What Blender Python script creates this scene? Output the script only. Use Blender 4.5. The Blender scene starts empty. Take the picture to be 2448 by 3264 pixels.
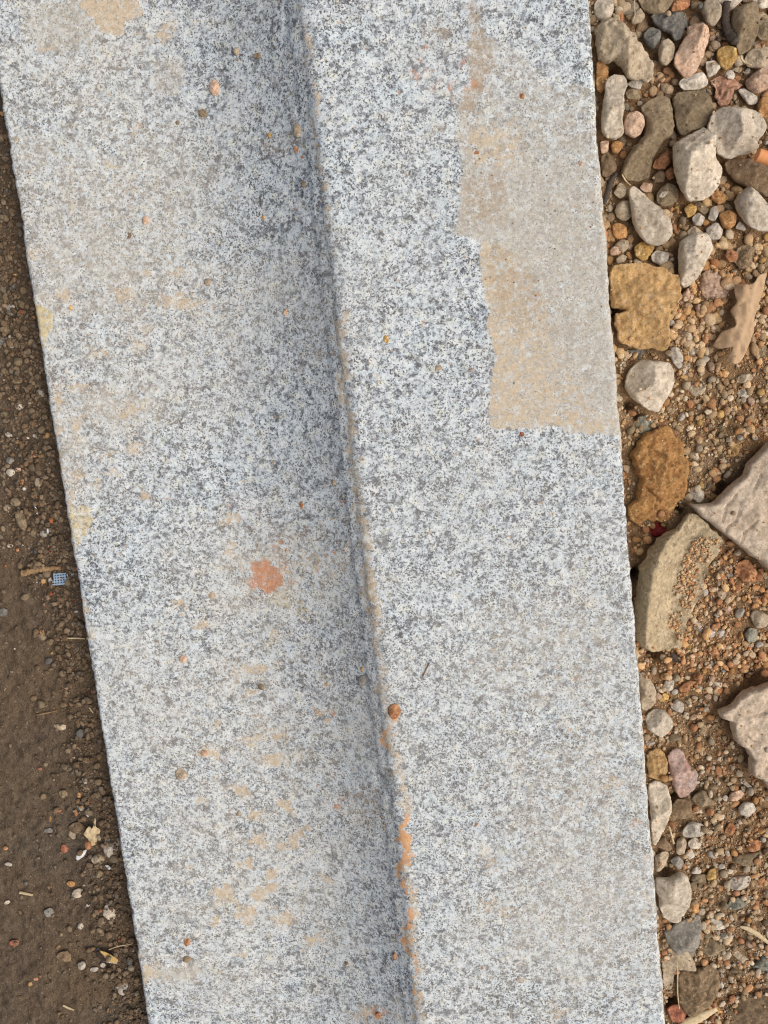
import bpy, math, random
import numpy as np
from mathutils import Vector, Matrix, Euler
from mathutils.geometry import delaunay_2d_cdt

random.seed(7)
RNG = np.random.default_rng(7)
scene = bpy.context.scene
COL = scene.collection

# ------------------------------------------------------------------ camera
CAM_LOC = (0.04219873, 0.0, 0.55729502)
CAM_ROT = (-0.13049664, 0.02002024, -0.11047374)
cd = bpy.data.cameras.new('camera')
cd.sensor_fit = 'VERTICAL'
cd.sensor_height = 34.6
cd.sensor_width = 34.6 * 0.75
cd.lens = 29.0
cd.clip_start = 0.01
cd.clip_end = 200.0
cam = bpy.data.objects.new('camera', cd)
cam.location = CAM_LOC
cam.rotation_euler = CAM_ROT
COL.objects.link(cam)
scene.camera = cam

# ------------------------------------------------------------------ world, sun, exposure
SUN_EL, SUN_AZ = math.radians(50), math.radians(108)      # azimuth clockwise from +Y
w = bpy.data.worlds.new('World')
scene.world = w
w.use_nodes = True
nt = w.node_tree
nt.nodes.clear()
sky = nt.nodes.new('ShaderNodeTexSky')
sky.sky_type = 'NISHITA'
sky.sun_disc = False
sky.sun_elevation = SUN_EL
sky.sun_rotation = SUN_AZ
sky.air_density = 1.0
sky.dust_density = 9.0
sky.ozone_density = 0.6
bg = nt.nodes.new('ShaderNodeBackground')
bg.inputs['Strength'].default_value = 0.055
wo = nt.nodes.new('ShaderNodeOutputWorld')
nt.links.new(sky.outputs[0], bg.inputs[0])
nt.links.new(bg.outputs[0], wo.inputs[0])

sl = bpy.data.lights.new('sun', 'SUN')
sl.energy = 1.5
sl.angle = math.radians(84)
sl.color = (1.0, 0.975, 0.94)
so = bpy.data.objects.new('sun', sl)
sd = Vector((math.sin(SUN_AZ) * math.cos(SUN_EL), math.cos(SUN_AZ) * math.cos(SUN_EL), math.sin(SUN_EL)))
so.rotation_euler = sd.to_track_quat('Z', 'Y').to_euler()
so.location = (1.0, -0.6, 2.0)
COL.objects.link(so)

scene.view_settings.view_transform = 'Standard'
scene.view_settings.look = 'None'
scene.view_settings.gamma = 1.0
scene.view_settings.use_curve_mapping = False
scene.view_settings.exposure = 0.6
scene.cycles.use_denoising = True
scene.cycles.denoiser = 'OPENIMAGEDENOISE'
scene.cycles.denoising_input_passes = 'RGB_ALBEDO_NORMAL'
scene.cycles.denoising_prefilter = 'NONE'
scene.cycles.filter_width = 1.15
scene.cycles.max_bounces = 6
scene.cycles.diffuse_bounces = 4

# ------------------------------------------------------------------ numeric helpers
FPX = 29.0 / 34.6 * 3264.0
CM = np.array(Euler(CAM_ROT, 'XYZ').to_matrix())
CL = np.array(CAM_LOC)

def at(P, z):
    """photo pixels (2448 x 3264) to points on the level z"""
    P = np.asarray(P, float).reshape(-1, 2)
    d = np.stack([(P[:, 0] - 1224) / FPX, -(P[:, 1] - 1632) / FPX, -np.ones(len(P))], 1) @ CM.T
    t = (z - CL[2]) / d[:, 2]
    return (CL + d * t[:, None])

def px(Q):
    """points to photo pixels"""
    q = (np.asarray(Q, float) - CL) @ CM
    return np.stack([1224 - FPX * q[:, 0] / q[:, 2], 1632 + FPX * q[:, 1] / q[:, 2]], 1)

def _hash(ix, iy, iz, seed):
    h = (ix.astype(np.uint32) * np.uint32(374761393) + iy.astype(np.uint32) * np.uint32(668265263)
         + iz.astype(np.uint32) * np.uint32(2246822519) + np.uint32((seed * 3266489917) & 0xffffffff))
    h ^= h >> np.uint32(13); h *= np.uint32(1274126177); h ^= h >> np.uint32(16)
    h *= np.uint32(2246822519); h ^= h >> np.uint32(15)
    return h.astype(np.float64) / 4294967295.0

def vnoise(p, seed=0):
    """value noise, -1..1"""
    p = np.asarray(p, float)
    i = np.floor(p).astype(np.int64); f = p - i
    f = f * f * f * (f * (f * 6 - 15) + 10)
    r = 0.0
    for a in (0, 1):
        for b in (0, 1):
            for c in (0, 1):
                wgt = (f[:, 0] if a else 1 - f[:, 0]) * (f[:, 1] if b else 1 - f[:, 1]) * (f[:, 2] if c else 1 - f[:, 2])
                r = r + wgt * _hash(i[:, 0] + a, i[:, 1] + b, i[:, 2] + c, seed)
    return r * 2 - 1

def fbm(p, octs=4, seed=0, gain=0.5):
    p = np.asarray(p, float)
    if p.shape[1] == 2:
        p = np.concatenate([p, np.full((len(p), 1), 0.37)], 1)
    r = 0.0; a = 1.0; n = 0.0
    for o in range(octs):
        r = r + a * vnoise(p * (2.03 ** o) + 11.7 * o, seed + o); n += a; a *= gain
    return r / n

def seg_dist(P, poly, closed=True):
    A = np.asarray(poly, float); B = np.roll(A, -1, 0)
    if not closed:
        A, B = A[:-1], B[:-1]
    best = np.full(len(P), 1e18)
    for a, b in zip(A, B):
        ab = b - a; L = max(float(ab @ ab), 1e-18)
        t = np.clip(((P - a) @ ab) / L, 0, 1)
        d = P - (a + t[:, None] * ab)
        best = np.minimum(best, (d * d).sum(1))
    return np.sqrt(best)

def inside(P, poly):
    A = np.asarray(poly, float); B = np.roll(A, -1, 0)
    r = np.zeros(len(P), bool)
    for a, b in zip(A, B):
        if a[1] == b[1]:
            continue
        c = ((a[1] > P[:, 1]) != (b[1] > P[:, 1])) & (P[:, 0] < (b[0] - a[0]) * (P[:, 1] - a[1]) / (b[1] - a[1]) + a[0])
        r ^= c
    return r

def sstep(x, a, b):
    t = np.clip((x - a) / (b - a), 0, 1)
    return t * t * (3 - 2 * t)

def lin(c):
    return tuple(((v / 255) / 12.92 if v / 255 <= 0.04045 else ((v / 255 + 0.055) / 1.055) ** 2.4) for v in c)

def mesh_from(name, V, F, smooth=True, mat=None):
    me = bpy.data.meshes.new(name)
    V = np.asarray(V, np.float32)
    if isinstance(F, np.ndarray):
        k = F.shape[1]
        me.vertices.add(len(V)); me.vertices.foreach_set('co', V.ravel())
        me.loops.add(F.size); me.loops.foreach_set('vertex_index', F.astype(np.int32).ravel())
        me.polygons.add(len(F)); me.polygons.foreach_set('loop_start', np.arange(0, F.size, k, dtype=np.int32))
        me.update(calc_edges=True)
    else:
        me.from_pydata(V.tolist(), [], F)
    me.polygons.foreach_set('use_smooth', np.full(len(me.polygons), smooth, bool))
    me.validate()
    if mat:
        me.materials.append(mat)
    return me

def fattr(me, name, a):
    at_ = me.attributes.new(name, 'FLOAT', 'POINT')
    at_.data.foreach_set('value', np.asarray(a, np.float32))

def cattr(me, name, c):
    at_ = me.attributes.new(name, 'FLOAT_COLOR', 'POINT')
    c = np.concatenate([c, np.ones((len(c), 1))], 1)
    at_.data.foreach_set('color', c.astype(np.float32).ravel())

def link(name, me, loc=(0, 0, 0), label=None, cat=None, group=None, kind=None):
    o = bpy.data.objects.new(name, me)
    o.location = loc
    COL.objects.link(o)
    if label: o['label'] = label
    if cat: o['category'] = cat
    if group: o['group'] = group
    if kind: o['kind'] = kind
    return o

# ------------------------------------------------------------------ node helpers
class NT:
    def __init__(s, name, rough=0.9):
        s.m = bpy.data.materials.new(name); s.m.use_nodes = True
        s.t = s.m.node_tree; s.t.nodes.clear()
        s.out = s.t.nodes.new('ShaderNodeOutputMaterial')
        s.b = s.t.nodes.new('ShaderNodeBsdfPrincipled')
        s.b.inputs['Roughness'].default_value = rough
        s.b.inputs['Specular IOR Level'].default_value = 0.25
        s.t.links.new(s.b.outputs[0], s.out.inputs[0])
    def put(s, sock, v):
        if isinstance(v, bpy.types.NodeSocket): s.t.links.new(v, sock)
        elif v is not None:
            if isinstance(v, tuple) and len(v) == 3 and sock.type == 'RGBA': v = (*v, 1)
            sock.default_value = v
    def coord(s, which='Object'):
        return s.t.nodes.new('ShaderNodeTexCoord').outputs[which]
    def noise(s, vec, scale, detail=3, rough=0.55, out='Fac', dist=0.0):
        n = s.t.nodes.new('ShaderNodeTexNoise')
        s.put(n.inputs['Vector'], vec)
        n.inputs['Scale'].default_value = scale; n.inputs['Detail'].default_value = detail
        n.inputs['Roughness'].default_value = rough; n.inputs['Distortion'].default_value = dist
        return n.outputs[out]
    def voro(s, vec, scale, out='Color', feature='F1', rand=1.0):
        n = s.t.nodes.new('ShaderNodeTexVoronoi'); n.feature = feature
        s.put(n.inputs['Vector'], vec); n.inputs['Scale'].default_value = scale
        n.inputs['Randomness'].default_value = rand
        return n.outputs[out]
    def math(s, op, a, b=None, clamp=False):
        n = s.t.nodes.new('ShaderNodeMath'); n.operation = op; n.use_clamp = clamp
        s.put(n.inputs[0], a); s.put(n.inputs[1], b)
        return n.outputs[0]
    def rng(s, v, a, b, c=0.0, d=1.0, smooth=False):
        n = s.t.nodes.new('ShaderNodeMapRange'); n.clamp = True
        if smooth: n.interpolation_type = 'SMOOTHSTEP'
        s.put(n.inputs[0], v)
        for i, q in zip((1, 2, 3, 4), (a, b, c, d)): n.inputs[i].default_value = q
        return n.outputs[0]
    def mix(s, f, a, b, mode='MIX'):
        n = s.t.nodes.new('ShaderNodeMix'); n.data_type = 'RGBA'; n.blend_type = mode
        s.put(n.inputs[0], f); s.put(n.inputs[6], a); s.put(n.inputs[7], b)
        return n.outputs[2]
    def ramp(s, f, stops, interp='LINEAR'):
        n = s.t.nodes.new('ShaderNodeValToRGB'); n.color_ramp.interpolation = interp
        e = n.color_ramp.elements
        e[0].position, e[0].color = stops[0][0], (*stops[0][1], 1)
        e[1].position, e[1].color = stops[-1][0], (*stops[-1][1], 1)
        for p, c in stops[1:-1]:
            q = e.new(p); q.color = (*c, 1)
        s.put(n.inputs[0], f)
        return n.outputs[0]
    def attr(s, name, out='Fac'):
        n = s.t.nodes.new('ShaderNodeAttribute'); n.attribute_name = name
        return n.outputs[out]
    def sep(s, c, i=0):
        n = s.t.nodes.new('ShaderNodeSeparateColor'); s.put(n.inputs[0], c); return n.outputs[i]
    def vadd(s, a, b, op='ADD'):
        n = s.t.nodes.new('ShaderNodeVectorMath'); n.operation = op
        s.put(n.inputs[0], a); s.put(n.inputs[1], b); return n.outputs[0]
    def objrand(s):
        return s.t.nodes.new('ShaderNodeObjectInfo').outputs['Random']
    def bump(s, h, dist, strength=1.0, prev=None):
        n = s.t.nodes.new('ShaderNodeBump')
        n.inputs['Strength'].default_value = strength; n.inputs['Distance'].default_value = dist
        s.put(n.inputs['Height'], h)
        if prev: s.put(n.inputs['Normal'], prev)
        return n.outputs[0]
    def done(s, color, normal=None, rough=None):
        s.put(s.b.inputs['Base Color'], color)
        if normal: s.put(s.b.inputs['Normal'], normal)
        if rough is not None: s.put(s.b.inputs['Roughness'], rough)
        return s.m
# ------------------------------------------------------------------ the granite step
H_UP = 0.0335                       # the raised tread stands this high above the lower one
X_L = -0.1860
X_R = float(at([(1882, 0), (1937, 800), (1988, 1500), (2043, 2220), (2127, 3264)], H_UP)[:, 0].mean())

def zc(region, pts):
    """pixels read in an enlarged piece of the photo -> photo pixels"""
    ox, oy, s = {'R1': (1848, 0, .36166), 'R2': (1848, 760, .36166), 'R3': (1848, 1440, .36166), 'R4': (1848, 2200, .48115),
                 'LA': (0, 400, .45208), 'LB': (0, 1300, .45208), 'LC': (0, 2264, .45208),
                 'S1': (0, 0, .60277), 'S2': (1300, 0, .65543), 'S3': (500, 1500, .60277), 'S4': (400, 2264, .60277),
                 'S5': (1200, 2264, .60277), 'S6': (900, 1000, .24111), 'D': (0, 0, 1.47559), 'S7': (800, 0, .36166)}[region]
    p = np.asarray(pts, float).reshape(-1, 2)
    return p * s + np.array([ox, oy])

# foot of the riser, followed along the photo
RB = at([(927, 101), (955, 300), (1003, 687), (1037, 1000), (1088, 1400), (1122, 1750), (1186, 2264), (1216, 2500), (1262, 2950), (1292, 3264)], 0.0260)
o_ = np.argsort(RB[:, 1])
def ridge_x(y):
    return np.interp(y, RB[o_, 1], RB[o_, 0])

ys = np.arange(-0.62, 0.451, 0.00155)
ny = len(ys)
y2 = np.stack([ys, np.zeros(ny)], 1)
rx0 = ridge_x(ys)
k_ = np.ones(41) / 41
rx0 = np.convolve(np.pad(rx0, 20, mode='edge'), k_, 'valid')
rx0 = rx0 + 0.0010 * fbm(y2 * 45, 3, 31) + 0.0005 * fbm(y2 * 160, 2, 32)
xl = X_L + 0.0006 * fbm(y2 * 30, 3, 33) + 0.0005 * fbm(y2 * 200, 2, 34)
xr = X_R + 0.0009 * fbm(y2 * 25, 3, 35) + 0.0006 * fbm(y2 * 180, 2, 36)
SWEEP = 0.0260                     # the lower tread sweeps up to the foot of the riser
rw = 0.0090 + 0.0012 * fbm(y2 * 35, 3, 37)         # how far the riser leans
cols_x, cols_z = [], []
def col(x, z):
    cols_x.append(x * np.ones(ny)); cols_z.append(z * np.ones(ny))
for z in (-0.095, -0.06, -0.035, -0.02, -0.012, -0.006):
    col(xl, z)
col(xl + 0.0003, -0.003); col(xl + 0.0009, -0.0014); col(xl + 0.0018, -0.0004)
N1 = 118
sweep = lambda d: SWEEP * np.clip(1 - d / .100, 0, 1) ** 2.5
for i in range(N1):
    t = i / (N1 - 1)
    x_ = (xl + 0.0030) * (1 - t) + (rx0 - 0.0042) * t
    col(x_, sweep(rx0 - x_))
nr0 = len(cols_x)
for dx, z in ((-0.0028, .0), (-0.0016, .00005), (-0.0007, .0002), (0.0, .0005)):
    col(rx0 + dx, sweep(-dx) + z)
for t in (.12, .25, .4, .55, .7, .82):
    col(rx0 + rw * t * .62, SWEEP + .0008 + (H_UP - SWEEP - .0042) * t)
for dx, dz in ((.62, -.0034), (.74, -.0022), (.90, -.0012), (1.10, -.0005), (1.35, -.0001)):
    col(rx0 + rw * dx, H_UP + dz)
nr1 = len(cols_x)
N2 = 104
for i in range(N2):
    t = i / (N2 - 1)
    col((rx0 + rw * 1.35 + 0.0016) * (1 - t) + (xr - 0.0034) * t, H_UP)
for dx, dz in ((-.0022, -.0003), (-.0012, -.0010), (-.0004, -.0024), (0.0, -.0045)):
    col(xr + dx, H_UP + dz)
for z in (.012, .004, -.004, -.012, -.03, -.06, -.095):
    col(xr, z)
CX = np.array(cols_x).T; CZ = np.array(cols_z).T
nc = CX.shape[1]
V = np.stack([CX.ravel(), np.repeat(ys, nc), CZ.ravel()], 1)
# dressed surface: slow waviness and fine tooling
top = np.ones(nc); top[:5] = 0; top[-6:] = 0
tw = np.tile(top, ny)
V[:, 2] += tw * (0.0005 * fbm(V * 28, 3, 41) + 0.00028 * fbm(V * 230, 3, 42))
riser = np.zeros(nc); riser[nr0:nr1] = 1
rwt = np.tile(riser, ny)
V[:, 0] += rwt * (0.0007 * fbm(V * np.array([120, 120, 60]), 3, 43) + 0.0005 * fbm(V * 420, 2, 44))
edge = np.zeros(nc); edge[:9] = 1; edge[-12:] = 1
ew = np.tile(edge, ny)
V[:, 0] += ew * (0.0006 * fbm(V * 420, 3, 45) + .0003 * fbm(V * 70, 2, 47))
# chips broken from the arrises
chip = np.clip(fbm(V * 75, 3, 46) - 0.30, 0, 1)
V[:, 2] -= rwt * chip * 0.004
V[:, 0] += np.where(V[:, 0] < 0, 1, -1) * ew * chip * 0.004
# small pits
PX = px(V)
for r, x, y, rad, dep in (('S5', 470, 788, 12, .0022), ('S5', 1265, 968, 12, .0018), ('S5', 1300, 548, 10, .0012),
                          ('S4', 330, 1345, 12, .0014), ('S4', 345, 1405, 8, .001), ('S2', 570, 1690, 8, .0014), ('S2', 405, 1195, 14, .0009)):
    c = zc(r, (x, y))[0]
    d = np.hypot(PX[:, 0] - c[0], PX[:, 1] - c[1])
    V[:, 2] -= tw * dep * np.exp(-(d / rad) ** 2)
ia = np.arange(ny - 1)[:, None] * nc + np.arange(nc - 1)[None, :]
F = np.stack([ia, ia + 1, ia + nc + 1, ia + nc], -1).reshape(-1, 4)
Fb = np.stack([np.arange(ny - 1) * nc, np.arange(1, ny) * nc, np.arange(1, ny) * nc + nc - 1, np.arange(ny - 1) * nc + nc - 1], 1)
F = np.concatenate([F, Fb])

# ---- stains: dirt with a shape of its own, lying on the stone
wx = 30 * fbm(PX * .014, 3, 51) + 26 * fbm(PX * .05, 3, 52)
wy = 30 * fbm(PX * .014 + 50, 3, 53) + 26 * fbm(PX * .05 + 50, 3, 54)
PW = PX + np.stack([wx, wy], 1)
PE = PX + np.stack([wx, wy], 1) * .4
def poly(region, pts, soft, amt=1.0):
    q = zc(region, pts)
    d = seg_dist(PE, q); d = np.where(inside(PE, q), d, -d)
    return amt * sstep(d, -soft, soft)
def ell(region, items, amt=1.0, soft=.5):
    s = np.zeros(len(PW))
    for it in items:
        x, y, a, b = it[:4]; ang = math.radians(it[4] if len(it) > 4 else 0)
        sc_ = (zc(region, (1, 0)) - zc(region, (0, 0)))[0, 0]
        c = zc(region, (x, y))[0]
        dx, dy = PW[:, 0] - c[0], PW[:, 1] - c[1]
        u = (dx * math.cos(ang) + dy * math.sin(ang)) / (a * sc_); v = (-dx * math.sin(ang) + dy * math.cos(ang)) / (b * sc_)
        s = np.maximum(s, amt * (1 - sstep(np.hypot(u, v), .25, 1.75 if soft < .6 else 1 + soft)))
    return s
def line(region, pts, wd, amt=1.0):
    q = zc(region, pts); sc_ = (zc(region, (1, 0)) - zc(region, (0, 0)))[0, 0]
    return amt * (1 - sstep(seg_dist(PW, q, False), wd * sc_ * .4, wd * sc_ * 1.2))
mx = lambda *a: np.maximum.reduce(a)

tan = mx(
    poly('S2', [(350, 1180), (345, 1280), (385, 1430), (395, 1530), (395, 1640), (430, 1720), (400, 1850), (400, 1920), (385, 2050), (420, 2085), (600, 2090), (740, 2070), (800, 2110), (960, 2120),
                (1005, 2060), (900, 1980), (860, 1850), (760, 1700), (700, 1560), (640, 1420), (560, 1260), (470, 1180)], 7, .95),
    poly('S2', [(330, 560), (520, 600), (560, 760), (480, 820), (330, 800), (280, 700)], 40, .5),
    poly('S1', [(390, -20), (760, -20), (750, 80), (680, 110), (650, 190), (540, 190), (500, 120), (450, 60)], 16, .9),
    ell('S1', [(760, 200, 70, 18), (890, 150, 28, 70, 20), (870, 200, 35, 25), (240, 270, 40, 20), (590, 870, 40, 18), (160, 890, 28, 14), (940, 1430, 40, 22), (780, 1440, 35, 25),
               (660, 1540, 50, 25), (960, 1610, 120, 40), (360, 1560, 40, 40), (730, 680, 12, 25, 15), (770, 1170, 20, 28), (190, 1340, 20, 20)], .72),
    ell('LA', [(220, 300, 35, 18), (520, 560, 25, 40, 20), (150, 680, 12, 60, -9), (210, 910, 30, 30), (540, 2120, 60, 90, 10), (430, 1900, 50, 80), (560, 1830, 60, 40),
               (980, 1580, 60, 50), (1040, 1440, 30, 30), (690, 1600, 50, 30), (860, 1220, 40, 40), (1060, 1030, 30, 40, 20), (490, 1760, 30, 20), (880, 2000, 90, 60)], .68),
    ell('LB', [(390, 130, 25, 70, -8), (420, 330, 20, 80, -8), (560, 470, 50, 60), (700, 560, 30, 40), (480, 640, 25, 70, -8), (740, 310, 60, 20), (780, 450, 70, 30),
               (860, 990, 18, 18), (640, 1580, 35, 70, -8), (600, 1420, 18, 60, -8), (570, 1280, 14, 50, -8), (950, 300, 80, 40), (1050, 600, 60, 60)], .7),
    ell('S4', [(690, 45, 50, 15), (510, 105, 30, 15), (800, 130, 50, 22), (680, 165, 70, 22), (470, 240, 70, 22, 8), (790, 270, 60, 30), (610, 430, 45, 30), (680, 555, 40, 25),
               (840, 495, 50, 25, 10), (700, 690, 55, 35), (890, 670, 45, 60, 20), (840, 730, 40, 25), (640, 825, 40, 30), (780, 870, 40, 30), (700, 960, 40, 30, -20),
               (775, 935, 35, 22), (520, 1000, 70, 40, -10), (640, 1080, 55, 60, 10), (490, 1120, 35, 20), (830, 1090, 50, 30, -30), (1070, 875, 55, 18, 10), (1010, 1220, 60, 30, -30),
               (610, 1290, 20, 15), (320, 810, 25, 18), (370, 470, 40, 20), (1260, 1620, 80, 30), (140, 1380, 60, 40), (1050, 30, 40, 22)], .85),
    ell('S3', [(600, 560, 170, 130), (860, 500, 120, 80)], .38, .9),
    ell('S3', [(380, 250, 45, 25, -20), (620, 880, 16, 35), (520, 1050, 70, 20), (500, 1175, 25, 18), (340, 1380, 30, 18), (640, 1400, 50, 25), (400, 420, 30, 20),
               (250, 800, 60, 20), (870, 1290, 40, 20), (100, 710, 50, 20), (700, 870, 20, 14), (420, 1100, 30, 40)], .75),
    ell('S6', [(810, 640, 50, 60), (860, 700, 60, 50), (830, 1000, 50, 70), (850, 1150, 80, 90), (1290, 850, 60, 50), (800, 40, 50, 50), (780, 310, 50, 40), (900, 1500, 90, 90)], .75),
    ell('S2', [(960, 2000, 60, 90), (880, 1900, 60, 60)], .45),
    ell('S5', [(1040, 110, 60, 40), (1270, 380, 60, 30), (720, 290, 30, 30), (960, 1570, 60, 40), (650, 1060, 120, 60), (1420, 990, 40, 70), (1420, 770, 30, 50), (580, 790, 60, 60)], .45),
    line('S7', [(440, 20), (480, 300), (570, 900), (590, 1250), (640, 1700), (700, 2000)], 34, .5),
    line('D', [(735, 700), (760, 960), (795, 1200), (820, 1450), (850, 1600), (870, 1760), (890, 2000), (905, 2200)], 14, .58))
beige = mx(
    poly('S2', [(310, 120), (290, 230), (290, 400), (230, 520), (240, 650), (260, 860), (250, 960), (240, 1060), (220, 1130), (350, 1180), (345, 1280), (385, 1430), (395, 1530), (395, 1640), (430, 1720),
                (400, 1850), (400, 1920), (385, 2050), (420, 2085), (600, 2090), (740, 2070), (800, 2110), (960, 2120), (1060, 2120), (1040, 1700), (980, 900), (950, 500), (940, 380), (700, 420), (560, 260)], 9, .86),
    poly('S1', [(150, -20), (450, -20), (540, 200), (480, 260), (330, 320), (200, 280), (120, 150)], 40, .6),
    poly('S1', [(810, 320), (960, 300), (990, 400), (960, 500), (830, 510), (790, 420)], 18, .55),
    ell('D', [(205, 530, 60, 90, 15), (110, 560, 50, 60), (250, 590, 70, 40), (130, 640, 80, 60), (240, 660, 120, 45), (60, 330, 60, 60), (250, 880, 130, 50), (150, 960, 30, 120)], .5),
    ell('D', [(240, 480, 230, 260, 10), (60, 480, 40, 260, -9)], .42, .9),
    ell('D', [(1270, 1850, 230, 330), (1180, 1420, 200, 150)], .42, .8),
    poly('S4', [(90, 1350), (380, 1330), (420, 1400), (380, 1450), (200, 1440), (100, 1420)], 20, .7),
    line('S2', [(890, 0), (960, 700), (1010, 1600), (1040, 2212)], 26, .6),
    line('S5', [(1400, 0), (1450, 500), (1500, 1200), (1530, 1659)], 30, .5))
brown = mx(
    poly('S2', [(290, 10), (350, 10), (360, 80), (400, 200), (430, 330), (390, 400), (320, 560), (250, 580), (240, 520), (295, 400), (300, 230)], 22, .8),
    poly('S2', [(260, 860), (420, 830), (500, 880), (490, 1000), (420, 1100), (250, 1070)], 30, .62),
    poly('S2', [(380, 1200), (520, 1190), (640, 1350), (700, 1480), (560, 1640), (430, 1520), (400, 1350)], 40, .6),
    ell('S2', [(150, 640, 60, 50), (150, 130, 60, 60, -30), (310, 50, 30, 30), (120, 200, 40, 40)], .55),
    ell('S1', [(1460, 760, 110, 60), (1070, 600, 40, 30), (1560, 700, 60, 90)], .5, .8),
    ell('S3', [(900, 980, 200, 60), (690, 400, 220, 110), (950, 70, 60, 90)], .4, .8),
    ell('S6', [(450, 560, 260, 120), (250, 760, 80, 60)], .55, .7),
    ell('S4', [(1440, 1560, 40, 90), (1280, 500, 120, 120)], .5, .8))
yel = mx(
    poly('LA', [(228, 1250), (310, 1270), (370, 1340), (345, 1490), (300, 1580), (270, 1480)], 8, .9),
    poly('LB', [(480, 690), (620, 690), (655, 840), (610, 930), (540, 980), (500, 880)], 9, .7),
    ell('S3', [(680, 700, 90, 40, 20), (770, 750, 35, 18)], .5),
    ell('S4', [(500, 1380, 60, 30), (520, 850, 30, 16)], .4))
red = mx(
    poly('S3', [(490, 490), (560, 470), (620, 500), (670, 560), (660, 600), (590, 660), (540, 640), (490, 620), (500, 560)], 8, 1.0),
    ell('S3', [(830, 545, 22, 22), (760, 550, 12, 14), (700, 510, 35, 22), (640, 390, 30, 16), (720, 600, 14, 12), (905, 450, 25, 15), (620, 160, 30, 10), (970, 200, 20, 15)], .55),
    ell('S4', [(1130, 475, 26, 26), (1090, 30, 30, 18), (1020, 400, 10, 28, -30), (1330, 1610, 40, 26), (1030, 20, 25, 12)], .6),
    ell('S2', [(300, 400, 22, 26), (225, 430, 22, 50, 10), (60, 370, 40, 12, 40), (150, 410, 12, 35, 20), (130, 350, 35, 12, -30), (265, 310, 10, 30), (75, 260, 20, 30)], .62),
    ell('S5', [(760, 330, 10, 22, -20), (260, 330, 10, 20), (880, 455, 16, 8), (1000, 1560, 30, 30), (1380, 590, 30, 16)], .4))
ora = mx(
    line('S4', [(1470, 570), (1480, 640), (1478, 720), (1475, 850)], 22, .95), line('S4', [(1470, 890), (1475, 970)], 10, .9),
    line('S4', [(1490, 1050), (1488, 1160)], 15, .9), line('S4', [(1495, 1200), (1520, 1390)], 13, .75), line('S4', [(1540, 1470), (1548, 1510)], 8, .7),
    line('S4', [(1420, 0), (1430, 40)], 22, .85), line('S4', [(1375, 100), (1392, 190)], 20, .75), line('S4', [(1470, 740), (1515, 780)], 12, .6))
xl_ = np.interp(PX[:, 1], [760, 900, 1050, 1150, 1370], [1530, 1545, 1562, 1565, 1556])
far_ = sstep(PX[:, 0] - xl_, 40, 330)
big = (PX[:, 0] > 1500) & (PX[:, 1] > 700) & (PX[:, 1] < 1420)
far_ = sstep(PX[:, 0] - xl_ + 90 * fbm(PX * .008, 3, 58), -60, 420)
tan = np.where(big, tan * .66 * (1 - far_ * np.interp(PX[:, 1], [800, 1150, 1330], [.95, .75, .35])), tan)
up_ = (PX[:, 0] > 1440) & (PX[:, 1] < 760)
beige = np.where(up_, beige * (.5 + .5 * sstep(PX[:, 1] + 60 * fbm(PX * .006, 3, 57) - .25 * (PX[:, 0] - 1500), 60, 620)), beige)
me = mesh_from('granite_step', V, F, True)
wash = mx(ell('D', [(110, 760, 120, 200, -8), (250, 830, 220, 140), (130, 980, 90, 160, -8), (420, 640, 200, 90), (240, 480, 200, 200), (150, 120, 160, 150)], .38, .95),
          ell('D', [(540, 1620, 260, 160), (560, 1800, 230, 170), (520, 1980, 220, 170), (480, 1480, 240, 120), (330, 2100, 160, 60)], .38, .95),
          ell('D', [(580, 1250, 170, 130)], .5, .95),
          ell('D', [(1250, 1700, 300, 260), (1200, 2050, 300, 200), (1280, 1350, 160, 200)], .2, .95))
for n_, a_ in (('wash', wash), ('tan', tan), ('beige', beige), ('brown', brown), ('yel', yel), ('red', red), ('ora', ora)):
    fattr(me, n_, a_)

g = NT('granite', 0.82)
co = g.coord()
warp = g.vadd(co, g.vadd(g.noise(co, 700, 2, .5, 'Color'), (0.0011, 0.0011, 0.0011), 'MULTIPLY'))
cell = g.sep(g.voro(warp, 520), 0)
cell2 = g.sep(g.voro(g.vadd(warp, (3.1, 1.7, .4)), 330), 1)
n_big = g.noise(co, 120, 3, .6)
n_mid = g.noise(warp, 430, 4, .72)
n_fine = g.noise(warp, 1300, 3, .65)
v = g.math('ADD', g.math('MULTIPLY', cell, .30), g.math('MULTIPLY', cell2, .16))
v = g.math('ADD', v, g.math('MULTIPLY', n_mid, 1.0))
v = g.math('ADD', v, g.math('MULTIPLY', g.math('SUBTRACT', n_big, .5), .72))
v = g.math('ADD', v, g.math('MULTIPLY', g.math('SUBTRACT', n_fine, .5), .5))
base = g.ramp(g.rng(v, .31, 1.04), [(0.0, lin((62, 66, 73))), (.24, lin((97, 103, 112))), (.36, lin((132, 140, 149))), (.46, lin((164, 172, 179))), (.55, lin((194, 202, 208))), (.75, lin((212, 219, 223))), (1.0, lin((231, 233, 231)))])
# cool and cream tints of the feldspar
base = g.mix(g.rng(g.noise(co, 60, 3), .36, .60, .15, .9), base, g.mix(1.0, base, (.90, .955, .99), 'MULTIPLY'))
base = g.mix(g.rng(g.noise(g.vadd(co, (5, 2, 1)), 150, 4), .54, .64, 0, .7), base, g.mix(1.0, base, (1.02, .95, .80), 'MULTIPLY'))
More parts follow.
